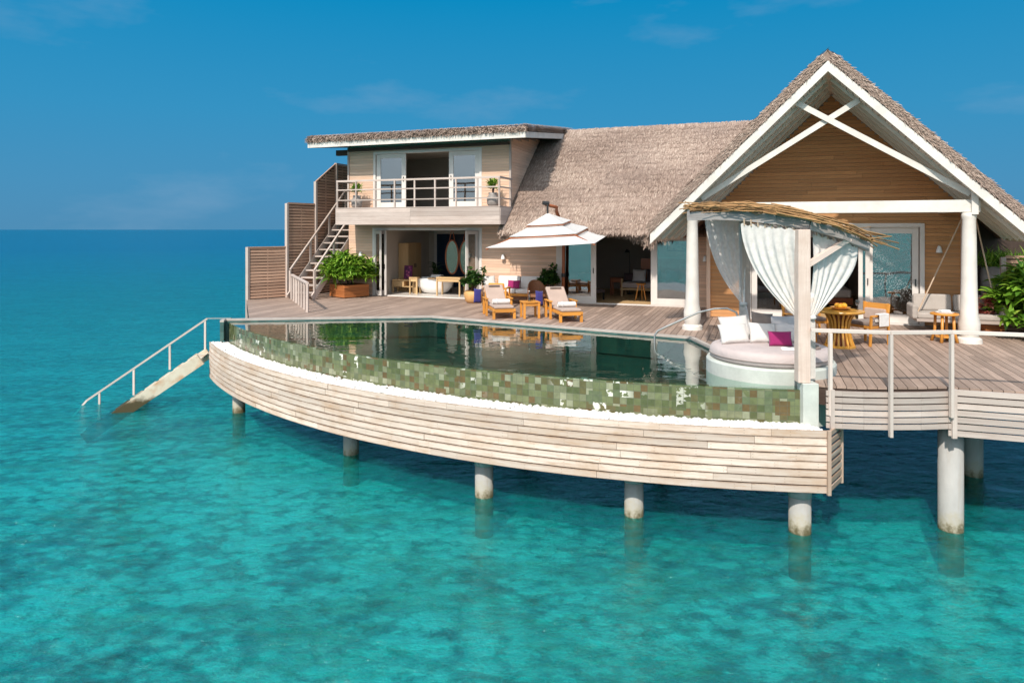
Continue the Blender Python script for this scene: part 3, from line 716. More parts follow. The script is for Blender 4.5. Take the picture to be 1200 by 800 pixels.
# ------------------------------------------------------------------ infinity pool
def build_pool():
    t = thing('infinity_pool', 'curved infinity pool with green stone tile wall, white pebble gutter and whitewashed plank skirt', 'pool', (0, 0, ZD))
    m = MB(); L = 0
    zt, zb = -0.085, -0.62
    inner = arc(TC, TR - 0.16, TA0, TA1, 64)
    for k in range(64):
        a, b = tile_arc[k], tile_arc[k + 1]; l2 = L + math.dist(a, b)
        m.quad((*a, zb), (*b, zb), (*b, zt), (*a, zt), .5, [(L, zb), (l2, zb), (l2, zt), (L, zt)])
        c, d = inner[k], inner[k + 1]
        m.quad((*a, zt), (*b, zt), (*d, zt), (*c, zt), .5, [(L, zt), (l2, zt), (l2, zt + .16), (L, zt + .16)]); L = l2
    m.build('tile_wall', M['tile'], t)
    # basin: walls and floor
    m = MB(); n = len(pool_poly); zf = -1.25; i = 0
    inset = inner + POOL_BACK; L = 0
    for k in range(len(inset)):
        a, b = inset[k], inset[(k + 1) % len(inset)]; l2 = L + math.dist(a, b)
        m.quad((*b, zf), (*a, zf), (*a, -0.09), (*b, -0.09), .5, [(l2, zf), (L, zf), (L, -.09), (l2, -.09)]); L = l2
    base = len(m.v); m.v += [(*p, zf) for p in inset]
    m._face(tuple(range(base, base + len(inset))), [p for p in inset], .5)
    m.build('basin', M['basin'], t)
    m = MB(); m.v += [(*p, -0.075) for p in pool_poly]; m._face(tuple(range(n)), [p for p in pool_poly], .5)
    m.build('pool_water', M['pool_water'], t)
    # coping along the deck side, and the thin glazed return on the far left end
    m = MB(); line = [(4.12, 13.2), (4.12, 13.9), (4.02, 15.3), (-2.26, 19.0), (-7.73, 18.35), (-7.66, 18.02)]
    for a, b in zip(line[:-1], line[1:]):
        m.bar((*a, -0.02), (*b, -0.02), 0.10, 0.05)
    m.build('coping', M['stone_edge'], t)
    m = MB()
    for a, b in zip(line[:-1], line[1:]): m.bar((*a, -0.30), (*b, -0.30), 0.09, 0.50, .5)
    m.build('pool_back_wall', M['basin'], t)
    # pebble gutter
    outer = arc(KC, KR - 0.03, KA0, KA1, 64); ring = outer + tile_arc[::-1]
    m = MB(); m.poly(ring, -0.72, -0.62, .5); m.build('gutter_tray', M['plinth'], t)
    ico = [];
    bm = bmesh.new(); bmesh.ops.create_icosphere(bm, subdivisions=1, radius=1.0)
    iv = np.array([v.co[:] for v in bm.verts]); itri = np.array([[v.index for v in f.verts] for f in bm.faces]); bm.free()
    N = 5200; s = RNG.random(N); w = RNG.random(N)
    a_t = TA0 + (TA1 - TA0) * s; a_k = KA0 + (KA1 - KA0) * s
    X = (1 - w) * (TC[0] + (TR + 0.03) * np.cos(a_t)) + w * (KC[0] + (KR - 0.06) * np.cos(a_k))
    Y = (1 - w) * (TC[1] + (TR + 0.03) * np.sin(a_t)) + w * (KC[1] + (KR - 0.06) * np.sin(a_k))
    r = 0.022 + 0.026 * RNG.random(N)
    V = iv[None] * (r[:, None, None] * np.array([1, 1, .75])) * (0.85 + 0.3 * RNG.random((N, len(iv), 1)))
    V = V + np.stack([X, Y, -0.615 + 0.022 * RNG.random(N)], 1)[:, None, :]
    F = (itri[None] + (np.arange(N) * len(iv))[:, None, None]).reshape(-1, 3)
    me = bpy.data.meshes.new('pebbles'); me.from_pydata(V.reshape(-1, 3).tolist(), [], F.tolist()); me.materials.append(M['pebble'])
    me.polygons.foreach_set('use_smooth', [True] * len(me.polygons))
    o = bpy.data.objects.new('pebbles', me); COL.objects.link(o); o.parent = t; tag(o, kind='stuff')
    # plank skirt
    m = MB(); rows = 8; h = 0.94 / rows
    for k in range(rows):
        z0 = -1.52 + k * h + 0.009 + random.uniform(-.003, .003); z1 = z0 + h - 0.017 + random.uniform(-.004, .003); a = KA0; first = True
        while a < KA1 - 0.002:
            step = random.uniform(1.6, 3.4) / KR if not first else random.uniform(0.8, 2.6) / KR; first = False
            a2 = min(KA1, a + step)
            if KA1 - a2 < 0.4 / KR: a2 = KA1
            tn = random.random(); ns = max(2, int((a2 - a) * KR / 0.35)); uo = random.random() * 40; vo = random.randrange(3, 40)
            jut = random.uniform(-0.006, 0.006); th = 0.03
            i0 = len(m.v); g = 0.0022 / KR
            for q in range(ns + 1):
                aa = a + g + (a2 - a - 2 * g) * q / ns
                for rr, z in ((KR + jut, z0), (KR + jut, z1), (KR - th, z1), (KR - th, z0)):
                    m.v.append((KC[0] + rr * math.cos(aa), KC[1] + rr * math.sin(aa), z))
            for q in range(ns):
                p = i0 + q * 4; u0 = uo + (a2 - a) * KR * q / ns; u1 = uo + (a2 - a) * KR * (q + 1) / ns
                for (e0, e1, va, vb) in ((0, 1, 0.0, h), (1, 2, h * .9, h), (2, 3, 0.0, h), (3, 0, 0.0, h * .1)):
                    m._face((p + e0, p + 4 + e0, p + 4 + e1, p + e1), [(u0, vo + va), (u1, vo + va), (u1, vo + vb), (u0, vo + vb)], tn)
            m._face((i0 + 3, i0 + 2, i0 + 1, i0), [(0, 0)] * 4, tn); e = i0 + ns * 4
            m._face((e, e + 1, e + 2, e + 3), [(0, 0)] * 4, tn)
            a = a2
    m.build('skirt', M['skirt'], t)
    # open slatted return at the right-hand end
    m = MB(); p0 = Vector((4.70, 10.13)); p1 = Vector((5.12, 10.62))
    for k in range(rows):
        z = -1.52 + (k + .5) * h
        m.bar((p0.x, p0.y, z), (p1.x, p1.y, z), 0.03, h * 0.6)
    for q in (p0 + Vector((-.005, -.02)), p1): m.bar((q.x, q.y, -1.53), (q.x, q.y, -0.575), 0.05, 0.05)
    m.build('skirt_return', M['skirt'], t)
    # battens and dark lining behind the planks, and the pool floor's underside
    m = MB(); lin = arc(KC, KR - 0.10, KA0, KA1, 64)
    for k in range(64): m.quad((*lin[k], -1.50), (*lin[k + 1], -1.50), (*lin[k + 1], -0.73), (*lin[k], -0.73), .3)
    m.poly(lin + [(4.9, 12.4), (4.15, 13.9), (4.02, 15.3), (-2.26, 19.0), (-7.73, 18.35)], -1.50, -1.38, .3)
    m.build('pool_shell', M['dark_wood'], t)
    # white pier where the tile wall ends under the pavilion post
    m = MB(); m.b3(4.46, 4.70, 10.45, 10.68, -0.64, 0.04); m.build('pier', M['plinth'], t, bevel=0.01)
    return t
build_pool()

# ------------------------------------------------------------------ stilts
def stilt(x, y, r, label, top=-0.30):
    t = thing('concrete_stilt', label, 'stilt', (x, y, 0), group='concrete stilts standing in the sea')
    m = MB(); m.tube([(0, 0, -1.3), (0, 0, -0.4), (0, 0, ZD + top - 0.22)], r, 24, .5)
    m.build('shaft', M['stilt'], t, smooth=False)
    m = MB(); m.tube([(0, 0, ZD + top - 0.22), (0, 0, ZD + top)], r * 1.06, 24, .5); m.build('collar', M['stilt'], t)
    for o in COL.objects:
        if o.parent == t: o.data.polygons.foreach_set('use_smooth', [len(p.vertices) == 4 for p in o.data.polygons])
stilt(-7.0, 17.5, 0.155, 'short pale concrete stilt under the left tip of the plank skirt', -1.5)
stilt(-3.36, 14.26, 0.16, 'pale concrete stilt second from the left under the plank skirt', -1.5)
stilt(-0.49, 12.0, 0.16, 'pale concrete stilt below the middle of the curved plank skirt', -1.5)
stilt(2.0, 11.2, 0.155, 'grey topped concrete stilt with rusty chips below the right part of the skirt', -1.5)
stilt(4.46, 10.58, 0.165, 'stained concrete stilt under the right end of the plank skirt', -1.5)
stilt(6.85, 10.66, 0.175, 'tall bare concrete stilt in front under the straight slatted fascia')
stilt(8.78, 13.0, 0.165, 'tall concrete stilt behind and right of the front bare one, in deck shadow')
stilt(9.45, 14.6, 0.165, 'shaded concrete stilt half hidden behind the tall front stilt')
for k, (x, y) in enumerate([(-4.6, 21.5), (0.4, 16.6), (3.2, 14.6)]):
    stilt(x, y, 0.16, ['dark stilt deep under the deck behind the left part of the skirt', 'dark stilt deep under the pool behind the middle of the skirt', 'dark stilt deep under the pool near the skirt right end'][k], -1.5 if k else -0.3)

# ------------------------------------------------------------------ villa
V0 = HW(0, 0, 0)
villa = thing('villa', 'two storey timber villa with thatched roofs, balcony and big white trimmed gable', 'house', V0, -A20)
def clad(mb, u0, u1, z0, z1, v, holes=(), clip=None, pitch=0.1, th=0.022, face=-1, axis='u'):
    """horizontal boards on a wall; holes are (u0,u1,z0,z1); clip(z) gives a (lo,hi) range"""
    z = z0
    while z < z1 - 0.02:
        zt = min(z + pitch - 0.007, z1); zm = (z + zt) / 2
        lo, hi = u0, u1
        if clip:
            a, b = clip(zt); lo, hi = max(lo, a), min(hi, b)
        segs = [(lo, hi)] if hi - lo > 0.02 else []
        for (a, b, c, d) in holes:
            if c < zm < d:
                ns = []
                for (s, e) in segs:
                    if b <= s or a >= e: ns.append((s, e)); continue
                    if a > s: ns.append((s, a))
                    if b < e: ns.append((b, e))
                segs = ns
        for s, e in segs:
            x = s
            while x < e - 1e-4:
                x2 = x + random.uniform(1.4, 3.2)
                if e - x2 < 0.5: x2 = e
                w = v + face * (th / 2 + random.uniform(-.002, .002))
                if axis == 'u': mb.b3(x, min(x2, e) - 0.003, w - th / 2, w + th / 2, z, zt)
                else: mb.b3(w - th / 2, w + th / 2, x, min(x2, e) - 0.003, z, zt)
                x = x2
        z += pitch
def wall_panels(mb, u0, u1, z0, z1, v0, v1, holes):
    """solid wall core with rectangular holes"""
    us = sorted({u0, u1, *[h[0] for h in holes], *[h[1] for h in holes]}); us = [u for u in us if u0 <= u <= u1]
    zs = sorted({z0, z1, *[h[2] for h in holes], *[h[3] for h in holes]}); zs = [z for z in zs if z0 <= z <= z1]
    for a, b in zip(us[:-1], us[1:]):
        for c, d in zip(zs[:-1], zs[1:]):
            if not any(h[0] <= (a + b) / 2 <= h[1] and h[2] <= (c + d) / 2 <= h[3] for h in holes):
                mb.b3(a, b, v0, v1, c, d, .4)

WL, WR = -6.4, -0.06
bath = (-5.4, -1.09, 0.0, 2.46); upper = (-5.36, -1.09, 3.13, 5.22)
hall_open = (1.56, 6.05, 0.0, 2.3)
# left wing
m = MB(); wall_panels(m, WL, WR, 0, 5.5, 0.0, 0.14, [bath, upper]); wall_panels(m, WR, 6.56, 0, 2.9, 0.0, 0.14, [hall_open])
for u_ in (WL, WR - .14):
    m.hexa([(u_, .14, 0), (u_ + .14, .14, 0), (u_ + .14, 5, 0), (u_, 5, 0), (u_, .14, 5.48), (u_ + .14, .14, 5.48), (u_ + .14, 5, 6.04), (u_, 5, 6.04)], .4)
m.b3(WL, WR, 5, 5.14, 0, 6.0)
wcore = m.build('wall', M['hall_plaster'], villa)
m = MB()
clad(m, WL, WR, 0.02, 5.46, 0.0, [bath, upper, (WL - 1, WR + 1, 2.6, 3.1)])
clad(m, WR, 6.56, 0.02, 2.8, 0.0, [hall_open])
clad(m, 0.0, 5.0, 2.3, 6.0, WR, (), lambda z: ((z - 5.36) / .115 - 1.0 + .05, 9), 0.1, 0.022, 1, 'v')
clad(m, 0.0, 5.0, 0.02, 5.7, WL, (), None, 0.1, 0.022, -1, 'v')
m.build('cladding', M['clad'], wcore)
for u in (WL - 0.01, WR + 0.012):
    m = MB(); m.b3(u - 0.035, u + 0.035, -0.06, 0.0, 3.17, 5.42); m.build('corner_board', M['grey_wood'], wcore)
# rooms
m = MB()
m.b3(WL + .14, WR - .14, .0, 5, -.02, .03); m.build('room_floor', M['room_floor'], villa)
m = MB(); m.b3(WL + .14, WR - .14, 0.14, 5, 2.52, 2.62); m.b3(WL + .14, WR - .14, 0.14, 5, 3.05, 3.12); m.b3(WL + .14, WR - .14, 0.14, 5, 5.30, 5.36)
m.build('ceiling', M['room_wall'], villa)
m = MB(); m.b3(WL + .15, WR - .15, 4.2, 4.3, .03, 2.52); m.b3(-5.35, -5.25, 0.3, 4.2, .03, 2.52); m.b3(-0.6, -0.5, 0.3, 4.2, .03, 2.52)
m.build('room_wall', M['room_wall'], villa)
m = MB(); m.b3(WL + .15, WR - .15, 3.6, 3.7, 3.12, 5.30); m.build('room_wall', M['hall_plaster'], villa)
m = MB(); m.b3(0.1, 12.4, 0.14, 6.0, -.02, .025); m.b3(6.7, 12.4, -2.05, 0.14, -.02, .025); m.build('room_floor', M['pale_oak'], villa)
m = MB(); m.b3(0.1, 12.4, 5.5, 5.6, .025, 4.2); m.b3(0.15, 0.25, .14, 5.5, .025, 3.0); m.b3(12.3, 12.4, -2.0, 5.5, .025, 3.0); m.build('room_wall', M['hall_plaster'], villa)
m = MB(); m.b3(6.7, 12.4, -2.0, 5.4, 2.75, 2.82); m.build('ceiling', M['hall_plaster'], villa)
# dark blue glazing at the back of the bathroom
fr = MB(); fr.b3(-4.98, -2.6, 4.14, 4.18, 2.22, 2.34); fr.b3(-4.98, -4.86, 4.14, 4.18, .03, 2.22); fr.b3(-2.72, -2.6, 4.14, 4.18, .03, 2.22)
fo = fr.build('bathroom_window', M['frame_paint'], villa)
m = MB(); m.b3(-4.86, -2.72, 4.15, 4.17, .03, 2.22); m.build('pane', M['navy_glazing'], fo)

def door(u0, u1, z0, z1, v, name='glass_door', glass='glass', st=0.11, rail=0.12, ang_=0.0, hinge='l', th=0.045):
    """framed glazed leaf; ang_ swings it about its hinge side"""
    w = u1 - u0; m = MB(); g = MB()
    o0 = 0.0 if hinge == 'l' else -w
    m.b3(o0, o0 + st, -th / 2, th / 2, 0, z1 - z0); m.b3(o0 + w - st, o0 + w, -th / 2, th / 2, 0, z1 - z0)
    m.b3(o0 + st, o0 + w - st, -th / 2 + .002, th / 2 - .002, 0, rail * 1.4); m.b3(o0 + st, o0 + w - st, -th / 2 + .002, th / 2 - .002, z1 - z0 - rail, z1 - z0)
    g.b3(o0 + st, o0 + w - st, -.006, .006, rail * 1.4, z1 - z0 - rail)
    o = m.build(name, M['frame_paint'], villa, (u0 if hinge == 'l' else u1, v, z0), ang_, bevel=0.004)
    g.build('pane', M[glass], o)
    h = MB(); hu = o0 + (w - st / 2 if hinge == 'l' else st / 2); h.b3(hu - .012, hu + .012, -th / 2 - .035, -th / 2 - .01, 0.95, 1.12); h.build('handle', M['black_metal'], o)
    return o
def frame(u0, u1, z0, z1, v, w=0.09, d=0.14, sill=True, name='door_frame'):
    m = MB(); m.b3(u0, u0 + w, v - d / 2, v + d / 2, z0, z1); m.b3(u1 - w, u1, v - d / 2, v + d / 2, z0, z1)
    m.b3(u0 + w, u1 - w, v - d / 2 + .002, v + d / 2 - .002, z1 - w, z1)
    if sill: m.b3(u0 + w, u1 - w, v - d / 2 + .002, v + d / 2 - .002, z0, z0 + 0.035)
    return m.build(name, M['frame_paint'], villa, bevel=0.004)
frame(*upper, 0.03)
door(-5.25, -4.05, 3.17, 5.12, 0.03, st=0.17, rail=0.15)
door(-2.35, -1.19, 3.17, 5.12, 0.03, st=0.17, rail=0.15, hinge='r')
frame(*bath, 0.03)
door(-5.30, -4.78, 0.04, 2.36, -0.01, ang_=R(-35), st=0.10); door(-5.28, -4.74, 0.04, 2.36, 0.09, ang_=R(-22), st=0.10)
door(-1.78, -1.26, 0.04, 2.36, 0.0, ang_=R(62), st=0.10, hinge='r'); door(-1.70, -1.18, 0.04, 2.36, 0.1, ang_=R(30), st=0.10, hinge='r')
frame(*hall_open, 0.03, 0.10)
door(1.66, 2.90, 0.04, 2.2, -0.02, st=0.17, rail=0.15)
door(4.65, 5.98, 0.04, 2.2, -0.02, st=0.20, rail=0.15)
# balcony
bal = MB(); bal.b3(-6.12, 0.02, -1.2, -0.03, 2.60, 3.06)
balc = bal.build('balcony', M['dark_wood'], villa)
m = MB()
for k in range(4):
    z = 2.57 + k * 0.14
    for a, b in ((-6.15, -3.2), (-3.195, 0.03)): m.b3(a, b, -1.235, -1.203, z, z + 0.136)
    m.b3(0.022, 0.05, -1.2, -0.03, z, z + 0.136); m.b3(-6.15, -6.122, -1.2, -0.03, z, z + .136)
m.b3(-6.15, 0.05, -1.24, -0.03, 3.135, 3.16); m.build('balcony_fascia', M['grey_wood'], balc)
m = MB()
us = np.linspace(-6.1, 0.0, 9)
for u in us: m.b3(u - .025, u + .025, -1.22, -1.17, 3.16, 4.07)
for z, h in ((4.09, .06), (3.78, .04), (3.42, .04)):
    m.b3(-6.13, 0.03, -1.225, -1.165, z - h / 2, z + h / 2)
    m.b3(-0.03, 0.03, -1.165, -0.03, z - h / 2, z + h / 2); m.b3(-6.13, -6.07, -1.165, -0.03, z - h / 2, z + h / 2)
m.build('balcony_railing', M['grey_wood'], balc)

# wing roof: low pitched shed roof with a white fascia and a ragged thatch edge
def wing_roof():
    u0, u1, v0, v1 = -7.45, 0.80, -1.0, 4.8; sl = 0.115
    zf = lambda v: 5.36 + (v - v0) * sl
    m = MB()
    m.hexa([(u0, v0, zf(v0)), (u1, v0, zf(v0)), (u1, v1, zf(v1)), (u0, v1, zf(v1)), (u0, v0, zf(v0) + .2), (u1, v0, zf(v0) + .2), (u1, v1, zf(v1) + .2), (u0, v1, zf(v1) + .2)], .5)
    r = m.build('wing_roof', M['dark_wood'], villa)
    m = MB(); m.b3(u0 - .02, u1 + .02, v0 - .035, v0 - .002, 5.34, 5.53)
    for u in (u0 - .02, u1 + .003):
        m.hexa([(u, v0, 5.34), (u + .03, v0, 5.34), (u + .03, v1, 5.34 + 5.8 * sl), (u, v1, 5.34 + 5.8 * sl), (u, v0, 5.53), (u + .03, v0, 5.53), (u + .03, v1, 5.53 + 5.8 * sl), (u, v1, 5.53 + 5.8 * sl)])
    m.build('fascia_board', M['white_paint'], r)
    m = MB(); m.b3(u0 + .5, WL, -0.05, 0.10, 5.14, 5.34); m.b3(WL, WR, -0.12, -0.03, 5.26, 5.36); m.build('roof_beam', M['dark_wood'], r)
    m = MB()
    m.hexa([(u0, v0 + .02, 5.56), (u1, v0 + .02, 5.56), (u1, v1, zf(v1) + .2), (u0, v1, zf(v1) + .2), (u0 + .05, v0 + .06, 5.70), (u1 - .05, v0 + .06, 5.70), (u1 - .05, v1, zf(v1) + .36), (u0 + .05, v1, zf(v1) + .36)], .3)
    o = m.build('thatch_core', M['thatch'], r)
    Q, T = [], []
    for s in range(3):
        q, t = thatch_fringe((u0 - .06, v0 + .05, 5.60 + s * .07), (u1 + .06, v0 + .05, 5.60 + s * .07), (0, -1, -0.12), 2600, .08, .30, .15); Q.append(q); T.append(t)
        q, t = thatch_fringe((u0 - .02, v0, 5.60 + s * .07), (u0 - .02, v1, 5.60 + s * .07 + 5.8 * sl), (-1, 0, -.12), 1200, .08, .28, .15); Q.append(q); T.append(t)
        q, t = thatch_fringe((u1 + .02, v0, 5.60 + s * .07), (u1 + .02, v1, 5.60 + s * .07 + 5.8 * sl), (1, 0, -.12), 1200, .08, .28, .15); Q.append(q); T.append(t)
    n_ = 5200; P_ = np.stack([u0 - .04 + (u1 - u0 + .08) * RNG.random(n_), v0 + .04 - .10 * RNG.random(n_), 5.57 + .15 * RNG.random(n_)], 1)
    D_ = nrm(np.stack([RNG.normal(0, .6, n_), -.35 - .3 * RNG.random(n_), -.5 + RNG.normal(0, .4, n_)], 1))
    Q.append(strips(P_, D_, nrm(np.stack([np.ones(n_), np.zeros(n_), RNG.normal(0, .8, n_)], 1)), .06 + .10 * RNG.random(n_), .014 + .02 * RNG.random(n_))); T.append(np.clip(RNG.normal(.6, .28, n_), 0, 1))
    q, t = thatch_slope((u0, v1, zf(v1) + .36), (1, 0, 0), (0, -1, -sl), (0, 0, 1), u1 - u0, 5.7, 7000); Q.append(q); T.append(t)
    np_quads('thatch', np.concatenate(Q), np.concatenate(T), M['thatch'], r)
wing_roof()

# main hall roof
EV, EZ, RV, RZ = -1.0, 2.36, 3.8, 6.21
def main_roof():
    sl = math.hypot(RV - EV, RZ - EZ); k = (RZ - EZ) / (RV - EV)
    u0, u1 = WR + 0.02, 9.3; th = 0.26
    m = MB()
    dz = -th
    m.hexa([(u0, EV, EZ + dz + .08), (u1, EV, EZ + dz + .08), (u1, RV, RZ + dz), (u0, RV, RZ + dz), (u0, EV, EZ), (u1, EV, EZ), (u1, RV, RZ), (u0, RV, RZ)], .25)
    bv = 2 * RV - EV
    m.hexa([(u0, RV, RZ + dz), (u1, RV, RZ + dz), (u1, bv, EZ + dz), (u0, bv, EZ + dz), (u0, RV, RZ), (u1, RV, RZ), (u1, bv, EZ), (u0, bv, EZ)], .25)
    r = m.build('hall_roof', M['thatch'], villa)
    Q, T = [], []
    q, t = thatch_slope((u0, RV, RZ), (1, 0, 0), (0, EV - RV, EZ - RZ), (0, -k, 1), u1 - u0, sl, 75000); Q.append(q); T.append(t)
    # ragged eave; the thatch droops longest where the roof runs into the gable
    drop = lambda s: 0.75 + 1.0 * np.exp(-((s * (u1 - u0) - 4.75) / 0.5) ** 2) - 0.35 * np.exp(-((s * (u1 - u0) - 6.6) / 0.9) ** 2)
    for dd in range(3):
        q, t = thatch_fringe((u0 - .1, EV + .06 + dd * .07, EZ - .02 - dd * .05), (u1, EV + .06 + dd * .07, EZ - .02 - dd * .05), (0, -.55, -.8), 5200, .12, .42, .25, drop); Q.append(q); T.append(t)
    for b in range(2):   # left verge against the wing
        q, t = thatch_fringe((u0 - .02, EV, EZ + .0), (u0 - .02, RV, RZ + .0), (-.8, -.3, -.5), 1500, .05, .18, .1); Q.append(q); T.append(t)
    q, t = thatch_fringe((u0, RV, RZ - .03), (u1, RV, RZ - .03), (0, -1, -.8), 2500, .1, .3, .05); Q.append(q); T.append(t)
    np_quads('thatch', np.concatenate(Q), np.concatenate(T), M['thatch'], r)
main_roof()

# gable pavilion
GU, GV0, GV1, GZ, GH = 9.29, -5.0, 4.2, 5.95, 3.85
SK = 0.115
GS = 3.80 / 3.85                                     # fall per metre
def gable():
    zroof = lambda u: GZ - abs(u - GU) * GS
    # soffit boards (one per plank, running with the ridge)
    r = None
    core = MB()
    for sgn in (-1, 1):
        e = GU + sgn * GH
        z0, z1 = GZ + .02, zroof(e) + .02
        P = [(GU, GV0 + .02, z0), (e, GV0 + .02, z1), (e, GV1, z1), (GU, GV1, z0)]
        if sgn < 0: P = P[::-1]
        P = [(a + SK * (b - GV0), b, c) for a, b, c in P]
        core.hexa(P + [(a, b, c + .44) for a, b, c in P], .3)
    r = core.build('gable_roof', M['thatch'], villa)
    sof = MB(); nn = 30
    for sgn in (-1, 1):
        for k in range(nn):
            a, b = k / nn * GH, (k + 1) / nn * GH - .012
            ua, ub = GU + sgn * a, GU + sgn * b
            if sgn < 0: ua, ub = ub, ua
            w2 = SK * 2.8
            sof.hexa([(ua, GV0 + .03, zroof(ua) - .03), (ub, GV0 + .03, zroof(ub) - .03), (ub + w2, -2.2, zroof(ub) - .03), (ua + w2, -2.2, zroof(ua) - .03),
                      (ua, GV0 + .03, zroof(ua) + .01), (ub, GV0 + .03, zroof(ub) + .01), (ub + w2, -2.2, zroof(ub) + .01), (ua + w2, -2.2, zroof(ua) + .01)])
    sof.build('soffit', M['soffit'], r)
    for sgn in (-1, 1):
        for v in (-4.55, -3.9, -3.2, -2.5):
            ku = SK * (v - GV0); rf = MB(); rf.bar((GU + ku + sgn * .05, v, zroof(GU + .05) - .07), (GU + ku + sgn * (GH - .1), v, zroof(GU + GH - .1) - .07), .05, .08, None, (0, 0, 1)); rf.build('rafter', M['soffit'], r)
    bb = MB()
    for sgn in (-1, 1):
        e = GU + sgn * (GH + .06); za, zb = GZ + .30, GZ + .30 - (GH + .06) * GS
        P = [(GU, GV0 - .045, za - .34), (e, GV0 - .045, zb - .34), (e, GV0 - .002, zb - .34), (GU, GV0 - .002, za - .34)]
        if sgn < 0: P = [P[1], P[0], P[3], P[2]]
        hh = .235
        bb.hexa(P + [(a, b, c + hh) for a, b, c in P], .5)
        # end blocks
    bb.build('bargeboard', M['white_paint'], r)
    Q, T = [], []
    for sgn in (-1, 1):
        sd = (sgn, 0, -GS); nd = (sgn * GS, 0, 1); LS = GH * math.hypot(1, GS)
        q, t = thatch_slope((GU, GV0 + .02, GZ + .47), (SK, 1, 0), sd, nd, GV1 - GV0, LS, 26000); Q.append(q); T.append(t)
        e = GU + sgn * GH
        for s in range(4):                      # shaggy front verge
            n_ = 2600; sr = RNG.random(n_); ax_ = np.array([sgn, 0, -GS]) / math.hypot(1, GS); px_ = np.array([sgn * GS, 0, 1]) / math.hypot(1, GS)
            P_ = np.array([GU, GV0, GZ + .24]) + (np.array([e, GV0, GZ + .24 - GH * GS]) - np.array([GU, GV0, GZ + .24])) * sr[:, None]
            P_ = P_ + px_ * (RNG.random(n_) * .16)[:, None] + np.array([0, -1, 0]) * (RNG.random(n_) * .05)[:, None]
            D_ = nrm(ax_ + px_ * RNG.normal(0, .35, n_)[:, None] + np.array([0, -1, 0]) * (.1 + .35 * RNG.random(n_))[:, None])
            Q.append(strips(P_, D_, np.broadcast_to(px_, P_.shape), (.05 + .08 * RNG.random(n_)), .010 + .014 * RNG.random(n_))); T.append(np.clip(RNG.normal(.5, .25, n_), 0, 1))
        for s in range(3):
            q, t = thatch_fringe((e - sgn * .05, GV0, GZ - GH * GS + .2 + s * .08), (e - sgn * .05 + SK * (GV1 - GV0), GV1, GZ - GH * GS + .2 + s * .08), (sgn, 0, -.8), 2600, .12, .40, .2); Q.append(q); T.append(t)
    q, t = thatch_fringe((GU, GV0, GZ + .41), (GU + SK * (GV1 - GV0), GV1, GZ + .41), (1, 0, -.9), 1500, .1, .25, .04); Q.append(q); T.append(t)
    q, t = thatch_fringe((GU, GV0, GZ + .41), (GU + SK * (GV1 - GV0), GV1, GZ + .41), (-1, 0, -.9), 1500, .1, .25, .04); Q.append(q); T.append(t)
    np_quads('thatch', np.concatenate(Q), np.concatenate(T), M['thatch'], r)
    # gable wall
    v = -2.16; gl, gr = 6.56, 12.52; G0 = GU; gw = GU + SK * (v - GV0); zroof_w = lambda u: GZ - abs(u - gw) * GS
    hole = (7.55, 11.72, 0.0, 2.56)
    m = MB(); wall_panels(m, gl, gr, 0, 2.9, v + .02, v + .14, [hole])
    P = [(gl, v + .02, 2.9), (gr, v + .02, 2.9), (gr, v + .02, zroof_w(gr) - .02), (gw, v + .02, GZ - .02), (gl, v + .02, zroof_w(gl) - .02)]
    i = len(m.v); m.v += P + [(a, b + .1, c) for a, b, c in P]
    m._face((i, i + 1, i + 2, i + 3, i + 4), [(0, 0)] * 5, .4); m._face((i + 9, i + 8, i + 7, i + 6, i + 5), [(0, 0)] * 5, .4)
    m.b3(gl, gl + .12, v + .14, 0, 0, 2.9); m.b3(gr - .12, gr, v + .14, 3, 0, 2.9)
    w = m.build('gable_wall', M['hall_plaster'], villa)
    m = MB(); clad(m, gl, gr, 0.02, GZ - .1, v + .02, [hole], lambda z: (gw - (GZ - .05 - z) / GS, gw + (GZ - .05 - z) / GS))
    clad(m, v + .02, 0, 0.02, 2.8, gl, (), None, .1, .022, -1, 'v'); clad(m, v + .02, 3, 0.02, 2.8, gr, (), None, .1, .022, 1, 'v')
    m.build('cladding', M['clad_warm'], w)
    for u in (gl - .02, gr + .02):
        m = MB(); m.b3(u - .05, u + .05, v - .06, v, 0, 2.76); m.build('corner_board', M['clad'], w)
    frame(*hole, v + .03, 0.10, 0.16)
    door(7.66, 8.58, 0.04, 2.46, v + .02, glass='glass', st=0.14, rail=0.16)
    door(10.24, 10.50, 0.04, 2.46, v - .02, glass='glass', st=0.10, rail=0.16)
    door(10.44, 11.60, 0.04, 2.46, v + .05, glass='glitter_glass', st=0.14, rail=0.16)
    # columns, beam and scissor braces at the open front
    vc = -4.7
    for u in (6.34, 12.05):
        m = MB(); m.lathe([(.155, .10), (.175, .13), (.20, .26), (.205, .42), (.165, .60), (.15, 1.2), (.135, 2.2), (.125, 2.60), (.14, 2.66), (.15, 2.76)], 28, (u, vc, 0), .5)
        c = m.build('column', M['white_paint'], villa, smooth=True)
        m = MB(); m.lathe([(.245, 0), (.235, .09), (.19, .125)], 28, (u, vc, 0), .5); m.build('column_base', M['white_paint'], c, smooth=False)
    m = MB(); m.b3(6.18, 12.24, vc - .085, vc + .085, 2.77, 3.03); m.build('tie_beam', M['white_paint'], villa, bevel=.006)
    m = MB()
    m.b3(12.06, 12.18, vc - .17, vc - .088, 2.72, 3.20); m.b3(6.24, 6.36, vc - .17, vc - .088, 2.72, 3.20); m.build('beam_block', M['white_paint'], villa)
    for (a, b, dv) in (((8.66, 5.30), (12.06, 3.16), -.03), ((9.95, 5.29), (6.55, 3.14), .035)):
        m = MB(); m.bar((a[0], vc + dv, a[1]), (b[0], vc + dv, b[1]), .05, .125); m.build('scissor_brace', M['white_paint'], villa)
    m = MB()
